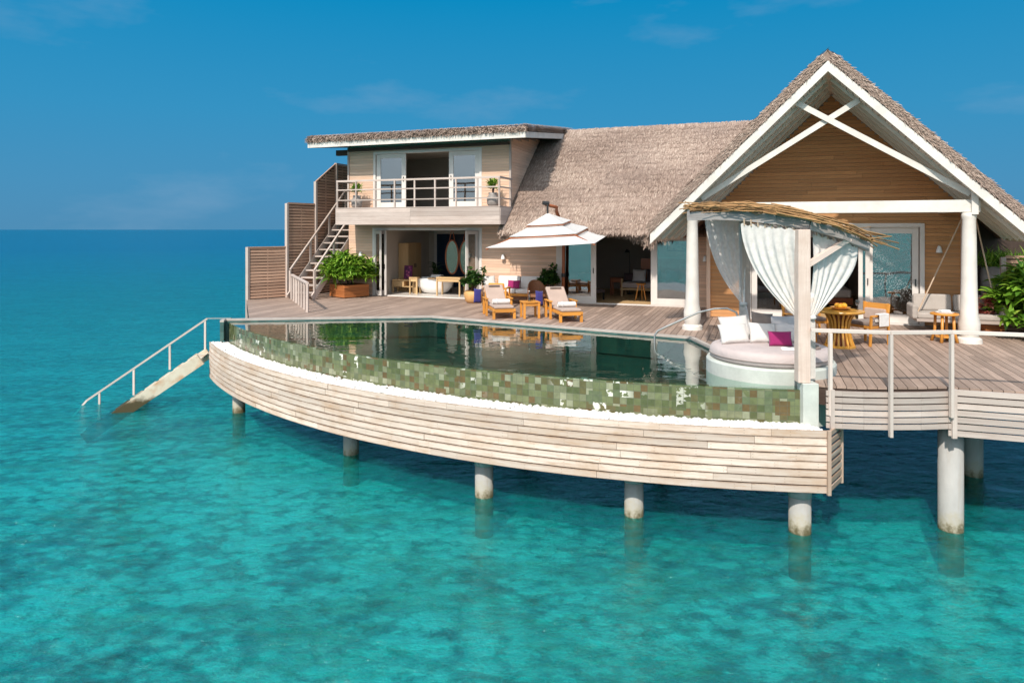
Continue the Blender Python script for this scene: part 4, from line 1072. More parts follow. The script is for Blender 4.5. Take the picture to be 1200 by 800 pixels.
    for v_ in (-4.7, -3.4):
        m.b3(6.3, 6.42, v_ + .09, v_ + 1.2, 2.80, 2.98); m.b3(12.0, 12.12, v_ + .09, v_ + 1.2, 2.80, 2.98)
    m.build('side_beam', M['white_paint'], villa)
def mat_soffit():
    m = Mat('soffit_paint'); t = m.tone(); uv = m.coord('UV')
    n = m.noise(m.mapping(uv, (2, 20, 1)), 1.0, 4)
    c = m.mix(m.math('ADD', m.math('MULTIPLY', t, .5), m.math('MULTIPLY', n, .5)), (0.50, 0.46, 0.39), (0.70, 0.65, 0.56))
    return m.done(m.principled(c, .55))
M['soffit'] = mat_soffit()
gable()
# villa wall continuing behind the right-hand column, eave shade painted as dark timber
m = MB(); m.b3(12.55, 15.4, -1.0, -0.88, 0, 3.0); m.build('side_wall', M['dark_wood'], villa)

# ------------------------------------------------------------------ outdoor staircase and fences
def staircase():
    t = thing('staircase', 'open timber staircase climbing between the screen fence and the wing to the balcony', 'staircase', HW(-6.98, -2.0), -A20)
    n = 13; rise = 3.13 / n; run = 3.45 / n
    for k in range(n):
        m = MB(); m.b3(-.46, .46, k * run, k * run + .24, (k + 1) * rise - .045, (k + 1) * rise); m.build('tread', M['grey_wood'], t)
    for x in (-.5, .5):
        m = MB(); a = Vector((x, -.1, 0.05)); b = Vector((x, 3.45, 3.1)); m.bar(a, b, .05, .24); m.build('stringer', M['grey_wood'], t)
    for x in (-.5, .5):
        h = MB(); h.bar((x, .0, 1.0), (x, 3.4, 3.95), .06, .05)
        for y in (0.0, 1.15, 2.3, 3.4): h.b3(x - .03, x + .03, y - .03, y + .03, max(.0, y * .9 - .05), .98 + y * .868)
        h.build('handrail', M['grey_wood'], t)
staircase()

def slat_fence(t, pts, name='panel', pitch=.105, gap=.026, mat='fence_wood', post=.10):
    """pts: list of ((u,v,top at start, top at end), ...) ; panels between successive points with posts"""
    for k in range(len(pts) - 1):
        (a, b, h0, h1, z0) = pts[k]; (c, d) = pts[k + 1][:2]
        p, q = Vector((a, b)), Vector((c, d)); L = (q - p).length; dr = (q - p).normalized()
        m = MB(); z = z0 + .02
        while z < max(h0, h1) - .02:
            s = 0.0
            if h1 > h0 and z > h0: s = (z + pitch - h0) / (h1 - h0)
            e = 1.0
            if s < 0.97:
                A = p + dr * (L * s + (post * .5 if s == 0 else 0)); B = p + dr * (L - .01)
                m.bar((A.x, A.y, z + pitch / 2), (B.x, B.y, z + pitch / 2), .022, pitch - gap)
            z += pitch
        bk = MB(); nb = Vector((-dr.y, dr.x)) * .03
        A, B = p + nb, q + nb
        bk.hexa([(A.x, A.y, z0), (B.x, B.y, z0), (B.x + nb.x * .4, B.y + nb.y * .4, z0), (A.x + nb.x * .4, A.y + nb.y * .4, z0),
                 (A.x, A.y, h0 - .01), (B.x, B.y, h1 - .01), (B.x + nb.x * .4, B.y + nb.y * .4, h1 - .01), (A.x + nb.x * .4, A.y + nb.y * .4, h0 - .01)])
        bk.build('backing_board', M['dark_wood'], t)
        mid = p + dr * L * .5
        m.bar((mid.x + dr.y * -.02, mid.y + dr.x * .02, z0), (mid.x + dr.y * -.02, mid.y + dr.x * .02, (h0 + h1) / 2 - .05), .05, .03)
        if h1 > h0: m.bar((p.x, p.y, h0 + .02), (q.x, q.y, h1 + .02), .05, .05)
        else: m.bar((p.x, p.y, h0 + .02), (q.x, q.y, h0 + .02), .06, .035)
        m.build(name, M[mat], t)
        m = MB(); m.b3(p.x - post / 2, p.x + post / 2, p.y - post / 2, p.y + post / 2, z0, h0 + .03); m.build('post', M['grey_wood'], t)
    (a, b, h0, h1, z0) = pts[-1]
    m = MB(); m.b3(a - .04, a + .04, b - .04, b + .04, z0, h0); m.build('post', M['grey_wood'], t)
t = thing('privacy_fence', 'stepped brown slatted privacy fence rising beside the outdoor staircase', 'fence', V0, -A20)
slat_fence(t, [(-8.6, -2.8, 1.77, 1.77, 0), (-7.93, -1.6, 3.30, 3.30, 0), (-7.66, -.3, 4.15, 4.95, 0), (-7.66, 1.0, 4.95, 4.95, 0), (-7.66, 1.9, 4.95, 4.95, 0)])
m = MB(); a = HW(-8.6, -2.8, 0)
m.bar((-8.62, -2.8, -1.0), (-8.62, -2.8, 1.8), .09, .09); m.build('corner_post', M['grey_wood'], t)

def balustrade():
    t = thing('balustrade', 'short pale balustrade with upright bars at the foot of the outdoor staircase', 'railing', (0, 0, ZD))
    a, b = Vector((-7.62, 23.6, 0)), Vector((-5.95, 19.85, 0)); n = 7
    for k in range(n):
        p = a.lerp(b, k / (n - 1)); m = MB(); m.bar(p, p + Vector((0, 0, .82)), .06, .09 if k in (0, n - 1) else .05); m.build('post', M['grey_wood'], t)
    m = MB(); m.bar(a + Vector((0, 0, .84)), b + Vector((0, 0, .84)), .09, .05); m.build('top_rail', M['grey_wood'], t)
balustrade()

t = thing('slatted_fence', 'shaded slatted timber fence behind the right hand white column', 'fence', V0, -A20)
slat_fence(t, [(13.25, -2.6, 1.72, 1.72, 0), (14.35, -2.75, 1.72, 1.72, 0), (15.5, -2.9, 1.72, 1.72, 0)], mat='fence_wood')

# guard rail along the front of the deck
def guard_rail():
    t = thing('guard_rail', 'pale timber guard rail along the front edge of the deck right of the daybed', 'railing', (0, 0, ZD))
    z = .86
    pts = [(4.58, 10.46), (5.66, 10.22), (6.62, 10.27), (10.58, 8.98), (14.4, 12.32)]
    m = MB()
    for a, b in zip(pts[:-1], pts[1:]): m.bar((*a, z), (*b, z), .07, .055)
    m.build('top_rail', M['white_rail'], t, bevel=.006)
    for (x, y, zb) in ((4.83, 10.36, -.42), (5.66, 10.20, -.70), (6.60, 10.25, -.42), (8.0, 9.79, -.4), (9.4, 9.3, -.4), (10.6, 9.0, -.4), (12.4, 10.58, -.4), (14.4, 12.34, -.4)):
        m = MB(); m.bar((x, y, zb), (x, y, z - .03), .046, .065); m.build('post', M['white_rail'], t, bevel=.004)
M['white_rail'] = mat_wood('pale_rail_timber', (0.52, 0.435, 0.385), (0.68, 0.59, 0.53), .6)
guard_rail()

# ------------------------------------------------------------------ steps into the sea
def sea_steps():
    t = thing('sea_steps', 'pale sea stained steps dropping from the skirt left tip into the water', 'steps', (-8.25, 18.35, 0), R(192))
    # local x runs seaward
    top = Vector((0.0, 0, 1.28)); end = Vector((2.75, 0, -.62))
    for y in (-.50, .50):
        m = MB(); m.bar(top + Vector((0, y, 0)), end + Vector((0, y, 0)), .09, .30); m.build('stringer', M['sea_wood'], t, bevel=.006)
    for k in range(8):
        p = top.lerp(end, (k + .5) / 8); m = MB(); m.box((p.x, p.y, p.z + .09), (.31, .90, .045)); m.build('tread', M['sea_wood'], t)
    h = MB(); y = -.52
    a = Vector((0.05, y, 2.22)); b = Vector((3.05, y, .12)); h.bar(a, b, .06, .05); h.bar(b, b + Vector((.35, 0, -.42)), .055, .045)
    h.build('handrail', M['white_rail'], t)
    for s, zb in ((.02, 1.1), (.32, .85), (.62, .2), (.90, -.6)):
        p = a.lerp(b, s); m = MB(); m.bar((p.x, p.y, zb), p, .05, .05); m.build('post', M['white_rail'], t)
    m = MB(); c = a; m.bar(a, (-.62, y + .28, 2.24), .04, .04); m.build('link_rail', M['steel'], t)
sea_steps()

# ------------------------------------------------------------------ pavilion over the daybed
F = Vector((4.56, 10.58)); RR = Vector((4.5, 13.2))
FRONT = [Vector((3.22, 12.4, 2.64)), Vector((3.50, 11.75, 2.64)), Vector((3.80, 11.2, 2.62)), Vector((4.18, 10.80, 2.56)), Vector((4.6, 10.58, 2.47)), Vector((5.15, 10.68, 2.33)), Vector((5.72, 11.0, 2.13))]
REAR = [Vector((3.84, 14.5, 2.74)), Vector((3.98, 14.15, 2.74)), Vector((4.2, 13.7, 2.72)), Vector((4.4, 13.35, 2.70)), Vector((4.62, 13.1, 2.62)), Vector((5.3, 13.1, 2.48)), Vector((6.0, 13.3, 2.28))]
def pavilion():
    t = thing('daybed_pavilion', 'rustic timber pavilion with curved beam and twig roof above the round daybed', 'gazebo', (0, 0, ZD))
    m = MB(); m.bar((F.x - .06, F.y, .04), (F.x - .06, F.y, 2.40), .19, .17); m.build('post', M['grey_pale'], t, bevel=.012)
    m = MB(); m.bar((RR.x, RR.y, 0), (RR.x, RR.y, 2.62), .17, .17); m.build('post', M['grey_pale'], t, bevel=.01)
    for line in (FRONT, REAR):
        m = MB()
        for a, b in zip(line[:-1], line[1:]): m.bar(a, b + (b - a) * .02, .09, .15)
        m.build('curved_beam', M['beam_grey'], t)
    for a, b in ((FRONT[0], REAR[0]), (FRONT[2], REAR[3]), (FRONT[4], REAR[4]), (FRONT[6], REAR[6])):
        m = MB(); m.bar(a + Vector((0, .03, .03)), b + Vector((0, -.03, .03)), .07, .10); m.build('cross_beam', M['beam_grey'], t)
    m = MB(); m.bar((F.x + .03, F.y, 1.86), (5.32, 10.76, 2.26), .07, .08); m.build('brace', M['grey_pale'], t)
    # layer of dry twigs
    m = MB(); n = 270
    for k in range(n):
        w = random.uniform(-.10, 1.04); o = random.uniform(.07, .21); s0 = random.uniform(-.3, 3.2); s1 = min(6.0, s0 + random.uniform(2.2, 4.2))
        ext = 0.0
        pts = []
        for q in range(6):
            s = s0 + (s1 - s0) * q / 5; s = max(0, s); i = min(5, int(s)); f = s - i
            A = FRONT[i].lerp(FRONT[i + 1], f); B = REAR[i].lerp(REAR[i + 1], f)
            p = A.lerp(B, w); pts.append(p + Vector((random.gauss(0, .03), random.gauss(0, .03), o + random.gauss(0, .022))))
        if s1 > 5.6: d = (pts[-1] - pts[-2]).normalized(); pts.append(pts[-1] + d * random.uniform(.15, .75) + Vector((random.gauss(0, .10), random.gauss(0, .10), random.gauss(.03, .05))))
        if s0 < .1: d = (pts[0] - pts[1]).normalized(); pts.insert(0, pts[0] + d * random.uniform(.02, .25) + Vector((0, 0, random.gauss(0, .03))))
        m.tube(pts, random.uniform(.006, .013), 5, None, False)
    for k in range(80):    # thin cross sticks below
        s = random.uniform(0, 5.99); i = int(s); f = s - i
        A = FRONT[i].lerp(FRONT[i + 1], f); B = REAR[i].lerp(REAR[i + 1], f); d = B - A
        m.tube([A - d * .05 + Vector((0, 0, .085)), A + d * .5 + Vector((0, 0, .09)), B + Vector((0, 0, .085))], random.uniform(.010, .017), 5, None, False)
    m.build('twig_roof', M['twig'], t)
M['grey_pale'] = mat_wood('pale_pink_timber', (0.56, 0.43, 0.365), (0.76, 0.62, 0.54), .7, (0.48, 0.33, 0.25), .4)
M['beam_grey'] = mat_wood('silver_grey_beam', (0.26, 0.23, 0.215), (0.46, 0.42, 0.40), .75, (0.16, 0.13, 0.11), .4)
pavilion()

def curtain(label, A, B, T, zfloor, mat, p=1.7, tail=.16, folds=6, amp0=.018):
    """hung between A and B, gathered to T (on B's side), hanging free below"""
    A, B, T = Vector(A), Vector(B), Vector(T)
    t = thing('curtain', label, 'curtain', (T.x, T.y, ZD), group='white curtains tied back round the daybed')
    o = Vector((T.x, T.y, 0)); m = MB(); NS, NT, NB = 44, 26, 12
    rows = []
    side = (B - A); side.z = 0; side.normalize(); nor = Vector((-side.y, side.x, 0))
    for q in range(NT + 1):
        f = q / NT; row = []
        for s_ in range(NS + 1):
            s = s_ / NS; top = A.lerp(B, s); top.z += .02 * math.sin(s * folds * 2 * math.pi)
            tt = T + side * ((s - .5) * .11)
            e = f ** (p - .5 * s); x = top.lerp(tt, e); z = top.z + (tt.z - top.z) * f
            amp = amp0 * (1 - .4 * f) * (0.3 + .7 * min(1, f * 4))
            off = nor * (amp * math.sin(s * folds * 2 * math.pi + .7 * math.sin(f * 3)) + .02 * math.sin(s * 5 + f * 6))
            row.append(Vector((x.x, x.y, z)) + off - o)
        rows.append(row)
    for q in range(1, NB + 1):
        f = q / NB; row = []
        for s_ in range(NS + 1):
            s = s_ / NS; wdt = .11 + (tail * 2 - .11) * (1 - (1 - f) ** 2)
            x = T + side * ((s - .5) * wdt); z = T.z + (zfloor - T.z) * f
            row.append(Vector((x.x, x.y, z)) + nor * (.03 * math.sin(s * folds * 2 * math.pi)) - o)
        rows.append(row)
    for q in range(len(rows) - 1):
        for s_ in range(NS):
            m.quad(rows[q][s_], rows[q][s_ + 1], rows[q + 1][s_ + 1], rows[q + 1][s_], .5)
    ob = m.build('cloth', mat, t)
    bm = bmesh.new(); bm.from_mesh(ob.data); bmesh.ops.remove_doubles(bm, verts=bm.verts, dist=1e-5); bm.to_mesh(ob.data); bm.free()
    ob.data.polygons.foreach_set('use_smooth', [True] * len(ob.data.polygons))
    for k in range(8):       # tab loops over the beam
        p_ = A.lerp(B, (k + .5) / 8) - o; m = MB(); m.tube([p_ + Vector((0, 0, -.02)) + nor * .01, p_ + Vector((0, 0, .09)) - nor * .01], .012, 6)
        m.build('hanging_tab', M['rope'], t)
    m = MB(); m.lathe([(.06, -.03), (.075, 0), (.06, .03)], 14, (0, 0, T.z), .5); m.build('tie', M['white_fabric'], t, smooth=True)
dr = Vector((0, 0, -.10))
curtain('sheer grey white curtain tied back to the rear pavilion post, leftmost of three', (3.97, 14.05, 2.62), (4.46, 13.15, 2.58), (4.44, 13.08, .98), .42, M['sheer'], 2.0)
curtain('opaque white curtain left of the front pavilion post, middle of three', (3.74, 11.16, 2.49), (4.44, 10.62, 2.40), (4.53, 10.76, 1.02), .42, M['curtain'], 2.0, .06)
curtain('white curtain right of the front pavilion post near the dining table', (5.52, 10.90, 2.12), (4.72, 10.68, 2.34), (4.70, 10.72, 1.02), .06, M['curtain'], 1.8, .06)

# daybed
def superell(a, r): return (r * math.cos(a), r * math.sin(a))
def daybed():
    t = thing('daybed', 'round daybed with mauve grey mattress on a white concrete plinth at the pool corner', 'daybed', (4.48, 11.88, ZD))
    m = MB(); m.lathe([(1.06, -.75), (1.06, .14), (1.04, .17)], 72, (0, 0, 0), .5); m.build('plinth', M['plinth'], t)
    m = MB(); m.lathe([(.93, .172), (.985, .19), (1.0, .25), (.995, .33), (.96, .38), (.90, .40), (.6, .41), (.2, .415)], 72, (0, 0, 0), .5); m.build('mattress', M['mauve_fabric'], t, smooth=True)
    m = MB(); pts = [(1.003 * math.cos(a), 1.003 * math.sin(a), .255) for a in np.linspace(0, 2 * math.pi, 73)]; m.tube(pts, .008, 6, .5, False); m.build('piping', M['taupe_fabric'], t)
daybed()

def cushion(name, label, cat, loc, w, h, d, mat, rz=0.0, tilt=0.0, roll=0.0, group=None, puff=1.0):
    """soft pillow: w wide, h tall, d thick, leaning back by tilt; base edge at loc"""
    m = MB(); N = 14
    def pt(i, j, sd):
        x = -1 + 2 * i / N; y = -1 + 2 * j / N
        pin = 1 - .10 * (1 - x * x) * 0 - .07 * (1 - abs(x) ** 2) * abs(y) ** 3
        pin2 = 1 - .07 * (1 - abs(y) ** 2) * abs(x) ** 3
        th = (max(0, 1 - x ** 4) * max(0, 1 - y ** 4)) ** .55
        th *= 1 + .12 * math.sin(x * 3.1 + y * 2.2)
        return (x * w / 2 * pin2, sd * d / 2 * th, (y * pin + 1) * h / 2)
    for sd in (-1, 1):
        for i in range(N):
            for j in range(N):
                q = [pt(i, j, sd), pt(i + 1, j, sd), pt(i + 1, j + 1, sd), pt(i, j + 1, sd)]
                if sd > 0: q = q[::-1]
                m.quad(*q, .5)
    o = m.build(name, mat, None, loc, 0, smooth=True)
    bm = bmesh.new(); bm.from_mesh(o.data); bmesh.ops.remove_doubles(bm, verts=bm.verts, dist=1e-5); bm.to_mesh(o.data); bm.free()
    o.data.polygons.foreach_set('use_smooth', [True] * len(o.data.polygons))
    o.rotation_euler = (Matrix.Rotation(rz, 4, 'Z') @ Matrix.Rotation(tilt, 4, 'X') @ Matrix.Rotation(roll, 4, 'Y')).to_euler()
    return tag(o, label, cat, group)
G = 'pillows piled on the round daybed'
zb = ZD + .40
T_ = R(-24)
cushion('pillow', 'plump white pillow at the front left of the daybed pile', 'pillow', (3.92, 11.95, zb), .56, .36, .18, M['white_fabric'], R(14), T_, 0, G)
cushion('pillow', 'white pillow in the front row behind the plum cushion', 'pillow', (4.42, 11.98, zb), .50, .38, .18, M['white_fabric'], R(4), T_, R(4), G)
cushion('pillow', 'pale grey pillow in the front row beside the post', 'pillow', (4.86, 12.0, zb), .52, .36, .18, M['light_grey_fabric'], R(-12), T_, 0, G)
cushion('pillow', 'white pillow in the back row at the left', 'pillow', (4.10, 12.36, zb), .58, .46, .18, M['white_fabric'], R(10), T_, R(-3), G)
cushion('pillow', 'taupe pillow pointing up in the back row', 'pillow', (4.55, 12.42, zb), .40, .52, .16, M['taupe_fabric'], R(0), T_, R(8), G)
cushion('pillow', 'light grey pillow at the back right of the pile', 'pillow', (4.95, 12.38, zb), .56, .46, .18, M['light_grey_fabric'], R(-8), T_, 0, G)
cushion('pillow', 'small plum cushion in front of the pale pillows', 'pillow', (4.58, 11.62, zb + .01), .40, .27, .14, M['plum_fabric'], R(-6), T_, 0, G)
def magazine():
    t = thing('open_book', 'open white book lying on the daybed mattress', 'book', (4.62, 11.32, ZD + .415), R(-15))
    for s in (-1, 1):
        m = MB()
        for k in range(5):
            x0, x1 = s * k * .03, s * (k + 1) * .03; z0, z1 = .012 + .012 * math.sin(k / 5 * 3.14), .012 + .012 * math.sin((k + 1) / 5 * 3.14)
            a, b = (x0, x1) if s > 0 else (x1, x0); za, zc = (z0, z1) if s > 0 else (z1, z0)
            m.hexa([(a, -.1, 0), (b, -.1, 0), (b, .1, 0), (a, .1, 0), (a, -.1, za), (b, -.1, zc), (b, .1, zc), (a, .1, za)], .5)
        m.build('page_block', M['paper'], t)
magazine()
def bag():
    t = thing('folded_shawl', 'dark folded shawl beside the open book on the daybed', 'shawl', (4.98, 11.36, ZD + .41), R(20))
    m = MB(); m.box((0, 0, .02), (.30, .14, .04)); m.box((.03, .01, .055), (.22, .11, .03), R(6)); m.build('cloth', M['taupe_fabric'], t, bevel=.014)
bag()

# pool handrail
def pool_rail():
    t = thing('pool_handrail', 'curved stainless steel handrail bending from the deck into the pool', 'handrail', (0, 0, ZD))
    key = [(4.78, 14.35, 0), (4.78, 14.36, .50), (4.72, 14.38, .66), (4.55, 14.45, .735), (4.32, 14.55, .715), (4.02, 14.7, .62), (3.35, 14.92, .27), (3.19, 14.96, .18), (3.13, 14.97, .08), (3.13, 14.97, -.3), (3.18, 14.95, -.7)]
    m = MB(); m.tube(key, .021, 12); m.build('rail', M['steel'], t, smooth=True)
    m = MB(); m.lathe([(.05, 0.002), (.05, .012), (.025, .018)], 16, (4.78, 14.35, 0)); m.build('flange', M['steel'], t)
pool_rail()

# ------------------------------------------------------------------ loungers
def lounger(x, y, rz, label):
    t = thing('sun_lounger', label, 'sun lounger', (x, y, ZD), rz, 'sun loungers at the pool edge')
    # local -y is the foot; length 1.95
    Wd = .56
    for sx in (-1, 1):
        m = MB(); m.b3(sx * Wd / 2 - .03, sx * Wd / 2 + .03, 0, 1.85, .20, .27); m.build('side_rail', M['teak'], t, bevel=.006)
        for yy in (.06, 1.55):
            m = MB(); m.b3(sx * Wd / 2 - .035, sx * Wd / 2 + .035, yy - .035, yy + .035, 0, .20); m.build('leg', M['teak'], t, bevel=.006)
        m = MB(); xa = sx * (Wd / 2 + .07); m.b3(xa - .045, xa + .045, .72, 1.32, .46, .49); m.b3(xa - .03, xa + .03, .76, .82, 0.0, .46); m.b3(xa - .03, xa + .03, 1.22, 1.28, 0, .46)
        m.build('armrest', M['teak'], t, bevel=.006)
    m = MB(); m.b3(-Wd / 2 + .03, Wd / 2 - .03, 0.0, .05, .18, .27)
    for k in range(10): m.b3(-Wd / 2 + .03, Wd / 2 - .03, .08 + k * .10, .15 + k * .10, .25, .27)
    m.build('seat_slats', M['teak'], t)
    m = MB(); m.b3(-Wd / 2 + .01, Wd / 2 - .01, .0, 1.06, .275, .35); m.build('seat_cushion', M['sand_fabric'], t, bevel=.03)
    a = Vector((0, 1.05, .32)); d = Vector((0, math.cos(R(37)), math.sin(R(37))))
    m = MB(); m.bar(a, a + d * .76, Wd - .02, .08, None, (0, -1, .2)); m.build('back_cushion', M['sand_fabric'], t, bevel=.03)
    m = MB(); m.bar(a + Vector((0, .055, -.03)), a + Vector((0, .055, -.03)) + d * .78, Wd - .1, .03, None, (0, -1, .2)); m.build('back_frame', M['teak'], t)
    m = MB(); q = a + d * .66 + Vector((0, -.045, .05)); m.bar(q - Vector((.16, 0, 0)), q + Vector((.16, 0, 0)), .05, .09, None, (0, -.7, .7)); m.build('headrest', M['taupe_fabric'], t, bevel=.02)
    return t
RL = R(12)
lounger(-0.20, 18.30, RL, 'teak lounger with sand coloured cushion, nearer the bathroom, navy bag on its left')
lounger(1.54, 17.62, RL, 'teak lounger with sand coloured cushion at the pool edge, nearer the living room doors')
def roll(x, y, z, rz, label):
    t = thing('rolled_towel', label, 'towel', (x, y, ZD + z), rz, 'rolled towels on the loungers')
    m = MB(); n = 40; pts = [((.02 + .055 * k / n) * math.cos(k * .5), (.02 + .055 * k / n) * math.sin(k * .5)) for k in range(n + 1)]
    for k in range(n):
        (a, b), (c, d) = pts[k], pts[k + 1]; m.quad((-.24, a, b), (.24, a, b), (.24, c, d), (-.24, c, d), .5)
    m.tube([(-.235, 0, 0), (.235, 0, 0)], .066, 18, .5); m.build('towel_roll', M['white_fabric'], t, smooth=False)
    m = MB(); m.tube([(-.13, 0, 0), (-.10, 0, 0)], .0785, 18, .5); m.build('band', M['light_grey_fabric'], t)
def on(x, y, lx, ly): return (x + lx * math.cos(RL) - ly * math.sin(RL), y + lx * math.sin(RL) + ly * math.cos(RL))
p = on(-.20, 18.30, 0, .50); roll(*p, .425, RL, 'white rolled towel on the left lounger seat')
p = on(1.54, 17.62, 0, .45); roll(*p, .425, RL, 'white rolled towel on the right lounger seat')
for (x, y, lab) in ((-.20, 18.30, 'navy blue bag hung at the left side of the left lounger'), (1.54, 17.62, 'navy blue bag hung at the left side of the right lounger')):
    p = on(x, y, -.52, 1.36); o = cushion('navy_cushion', lab, 'cushion', (p[0], p[1], ZD + .30), .23, .42, .12, M['navy_fabric'], RL + R(8), R(-14), R(6), 'navy bags beside the loungers')
def side_table():
    t = thing('side_table', 'square slatted teak side table between the two loungers', 'table', (0.49, 18.62, ZD), RL)
    m = MB()
    for k in range(6): m.b3(-.24 + k * .081, -.24 + k * .081 + .074, -.24, .24, .42, .45)
    m.build('table_top', M['teak'], t, bevel=.004)
    for sx in (-1, 1):
        for sy in (-1, 1):
            m = MB(); m.b3(sx * .2 - .03, sx * .2 + .03, sy * .2 - .03, sy * .2 + .03, 0, .42); m.build('leg', M['teak'], t, bevel=.004)
    for sy in (-.2, .2):
        m = MB(); m.b3(-.17, .17, sy - .015, sy + .015, .34, .40); m.build('apron', M['teak'], t)
side_table()
def bottle(x, y, z, label, h=.26, r=.035):
    t = thing('bottle', label, 'bottle', (x, y, ZD + z))
    m = MB(); m.lathe([(r * .9, 0), (r, .02), (r, h * .6), (r * .4, h * .8), (r * .4, h)], 14, (0, 0, 0), .5); m.build('glass_body', M['clear_glass'], t, smooth=True)
    m = MB(); m.lathe([(r * .45, h), (r * .45, h + .02)], 12); m.build('cap', M['paper'], t)
bottle(.47, 18.62, .452, 'clear glass bottle standing on the side table between loungers')

# seating by the wall
def sofa():
    t = thing('outdoor_sofa', 'white cushioned teak sofa against the pink timber wall under the parasol', 'sofa', HW(0.45, -.62), -A20)
    m = MB(); m.b3(-.85, .85, -.36, .36, .26, .34); m.build('frame', M['teak'], t, bevel=.008)
    for sx in (-1, 1):
        for sy in (-.32, .32):
            m = MB(); m.b3(sx * .81 - .035, sx * .81 + .035, sy - .035, sy + .035, 0, .26 if sy < 0 else .74); m.build('leg', M['teak'], t)
        m = MB(); m.b3(sx * .83 - .04, sx * .83 + .04, -.36, .34, .55, .59); m.b3(sx * .83 - .03, sx * .83 + .03, -.35, -.29, .34, .55); m.build('armrest', M['teak'], t)
    for k in (-1, 1):
        m = MB(); m.box((k * .40, -.03, .41), (.78, .64, .14)); m.build('seat_cushion', M['white_fabric'], t, bevel=.04)
        m = MB(); m.box((k * .40, .24, .66), (.78, .16, .42), 0, None, Matrix.Rotation(R(-10), 3, 'X')); m.build('back_cushion', M['white_fabric'], t, bevel=.05)
    m = MB(); m.b3(-.82, .82, .30, .345, .55, .76); m.build('back_rail', M['teak'], t)
sofa()
p = HW(0.33, -.78); cushion('pillow', 'purple cushion on the white outdoor sofa', 'pillow', (p[0], p[1], ZD + .485), .44, .28, .13, M['plum_fabric'], -A20, R(-20))
p = HW(-0.46, -.86); cushion('pillow', 'white cushion at the left end of the outdoor sofa', 'pillow', (p[0], p[1], ZD + .485), .44, .42, .13, M['white_fabric'], -A20 + R(40), R(-20))
def armchair():
    t = thing('armchair', 'low teak armchair with orange seat pad facing the sofa', 'armchair', HW(0.30, -2.1), -A20 + R(8))
    # back faces the camera
    for sx in (-1, 1):
        for sy in (-1, 1):
            m = MB(); m.b3(sx * .31 - .025, sx * .31 + .025, sy * .28 - .025, sy * .28 + .025, 0, .60); m.build('leg', M['teak'], t)
        m = MB(); m.b3(sx * .31 - .035, sx * .31 + .035, -.30, .30, .60, .635); m.build('armrest', M['teak'], t)
    m = MB(); m.b3(-.29, .29, -.27, .27, .33, .39); m.build('seat_frame', M['teak'], t)
    m = MB(); m.box((0, .0, .44), (.54, .52, .10)); m.build('seat_pad', M['orange_fabric'], t, bevel=.03)
    m = MB()
    for k in range(2): m.b3(-.285, .285, -.30, -.275, .46 + k * .12, .53 + k * .12)
    m.build('back_slat', M['teak'], t)
    m = MB(); m.box((0, -.2, .66), (.50, .12, .22)); m.build('back_pad', M['orange_fabric'], t, bevel=.04)
armchair()
def basket():
    t = thing('wicker_chair', 'round backed brown wicker chair right of the white outdoor sofa', 'chair', HW(1.32, -1.35), -A20 + R(35))
    m = MB(); n = 18
    for q in range(9):
        for k in range(n):
            a0, a1 = math.pi * (k / n), math.pi * ((k + 1) / n)
            def P(a, z): r = .30 - .06 * max(0, (z - .5)); return (r * math.cos(a), r * math.sin(a) * .9, z)
            hh = lambda a: .42 + .40 * math.sin(a) ** .6
            z0 = lambda a: .16 + (hh(a) - .16) * q / 9; z1 = lambda a: .16 + (hh(a) - .16) * (q + 1) / 9
            m.quad(P(a0, z0(a0)), P(a1, z0(a1)), P(a1, z1(a1)), P(a0, z1(a0)), None)
    o = m.build('back_shell', M['wicker'], t)
    s = o.modifiers.new('thick', 'SOLIDIFY'); s.thickness = .03
    m = MB(); m.lathe([(.28, .30), (.30, .33), (.29, .37), (.2, .39)], 24); m.build('seat', M['wicker'], t)
    for k in range(4):
        a = R(45 + 90 * k); m = MB(); m.tube([(.2 * math.cos(a), .2 * math.sin(a), .30), (.26 * math.cos(a), .26 * math.sin(a), 0)], .018, 8); m.build('leg', M['wicker'], t)
basket()

# ------------------------------------------------------------------ plants
def potted(name, label, loc, pot_prof, potmat, centres, per, l0, l1, wd, leaf, up=.6, droop=.4, stems=6, group=None, rz=0.0, boxpot=None):
    t = thing(name, label, 'plant', loc, rz, group)
    m = MB()
    if boxpot:
        w, h = boxpot; th = .04
        for k in range(4):
            z0 = .03 + k * (h - .03) / 4
            for (x0, x1, y0, y1) in ((-w, w, -w, -w + th), (-w, w, w - th, w), (-w, -w + th, -w + th, w - th), (w - th, w, -w + th, w - th)):
                m.b3(x0, x1, y0, y1, z0, z0 + (h - .03) / 4 - .006)
        m.build('planter', potmat, t); zt = h - .05
        m = MB(); m.b3(-w + th, w - th, -w + th, w - th, .02, zt); m.build('soil', M['soil'], t)
    else:
        m.lathe(pot_prof, 26, (0, 0, 0), .5); m.build('pot', potmat, t, smooth=True); zt = pot_prof[-1][1]
    m = MB()
    for k in range(stems):
        c = centres[k * len(centres) // stems]
        m.tube([(c[0] * .15, c[1] * .15, zt - .03), (c[0] * .5, c[1] * .5, zt + (c[2] - zt) * .55), (c[0], c[1], c[2])], [.016, .012, .006], 6)
    m.build('stem', M['dark_wood'], t)
    Q, T = rosette_leaves(centres, per, l0, l1, wd, up, droop); np_quads('foliage', Q, T, leaf, t)
    return t
potted('planter_box', 'large square wooden planter overflowing with bright green leafy plants by the staircase', (-5.82, 24.42, ZD), None, M['planter_wood'],
       dome(130, .86, .86, .70, .80, .5), 22, .24, .48, .09, M['leaf_bright'], .55, .45, 10, None, R(45), (.50, .46))
POT = [(.20, 0), (.27, .06), (.31, .22), (.30, .34), (.26, .40), (.25, .36)]
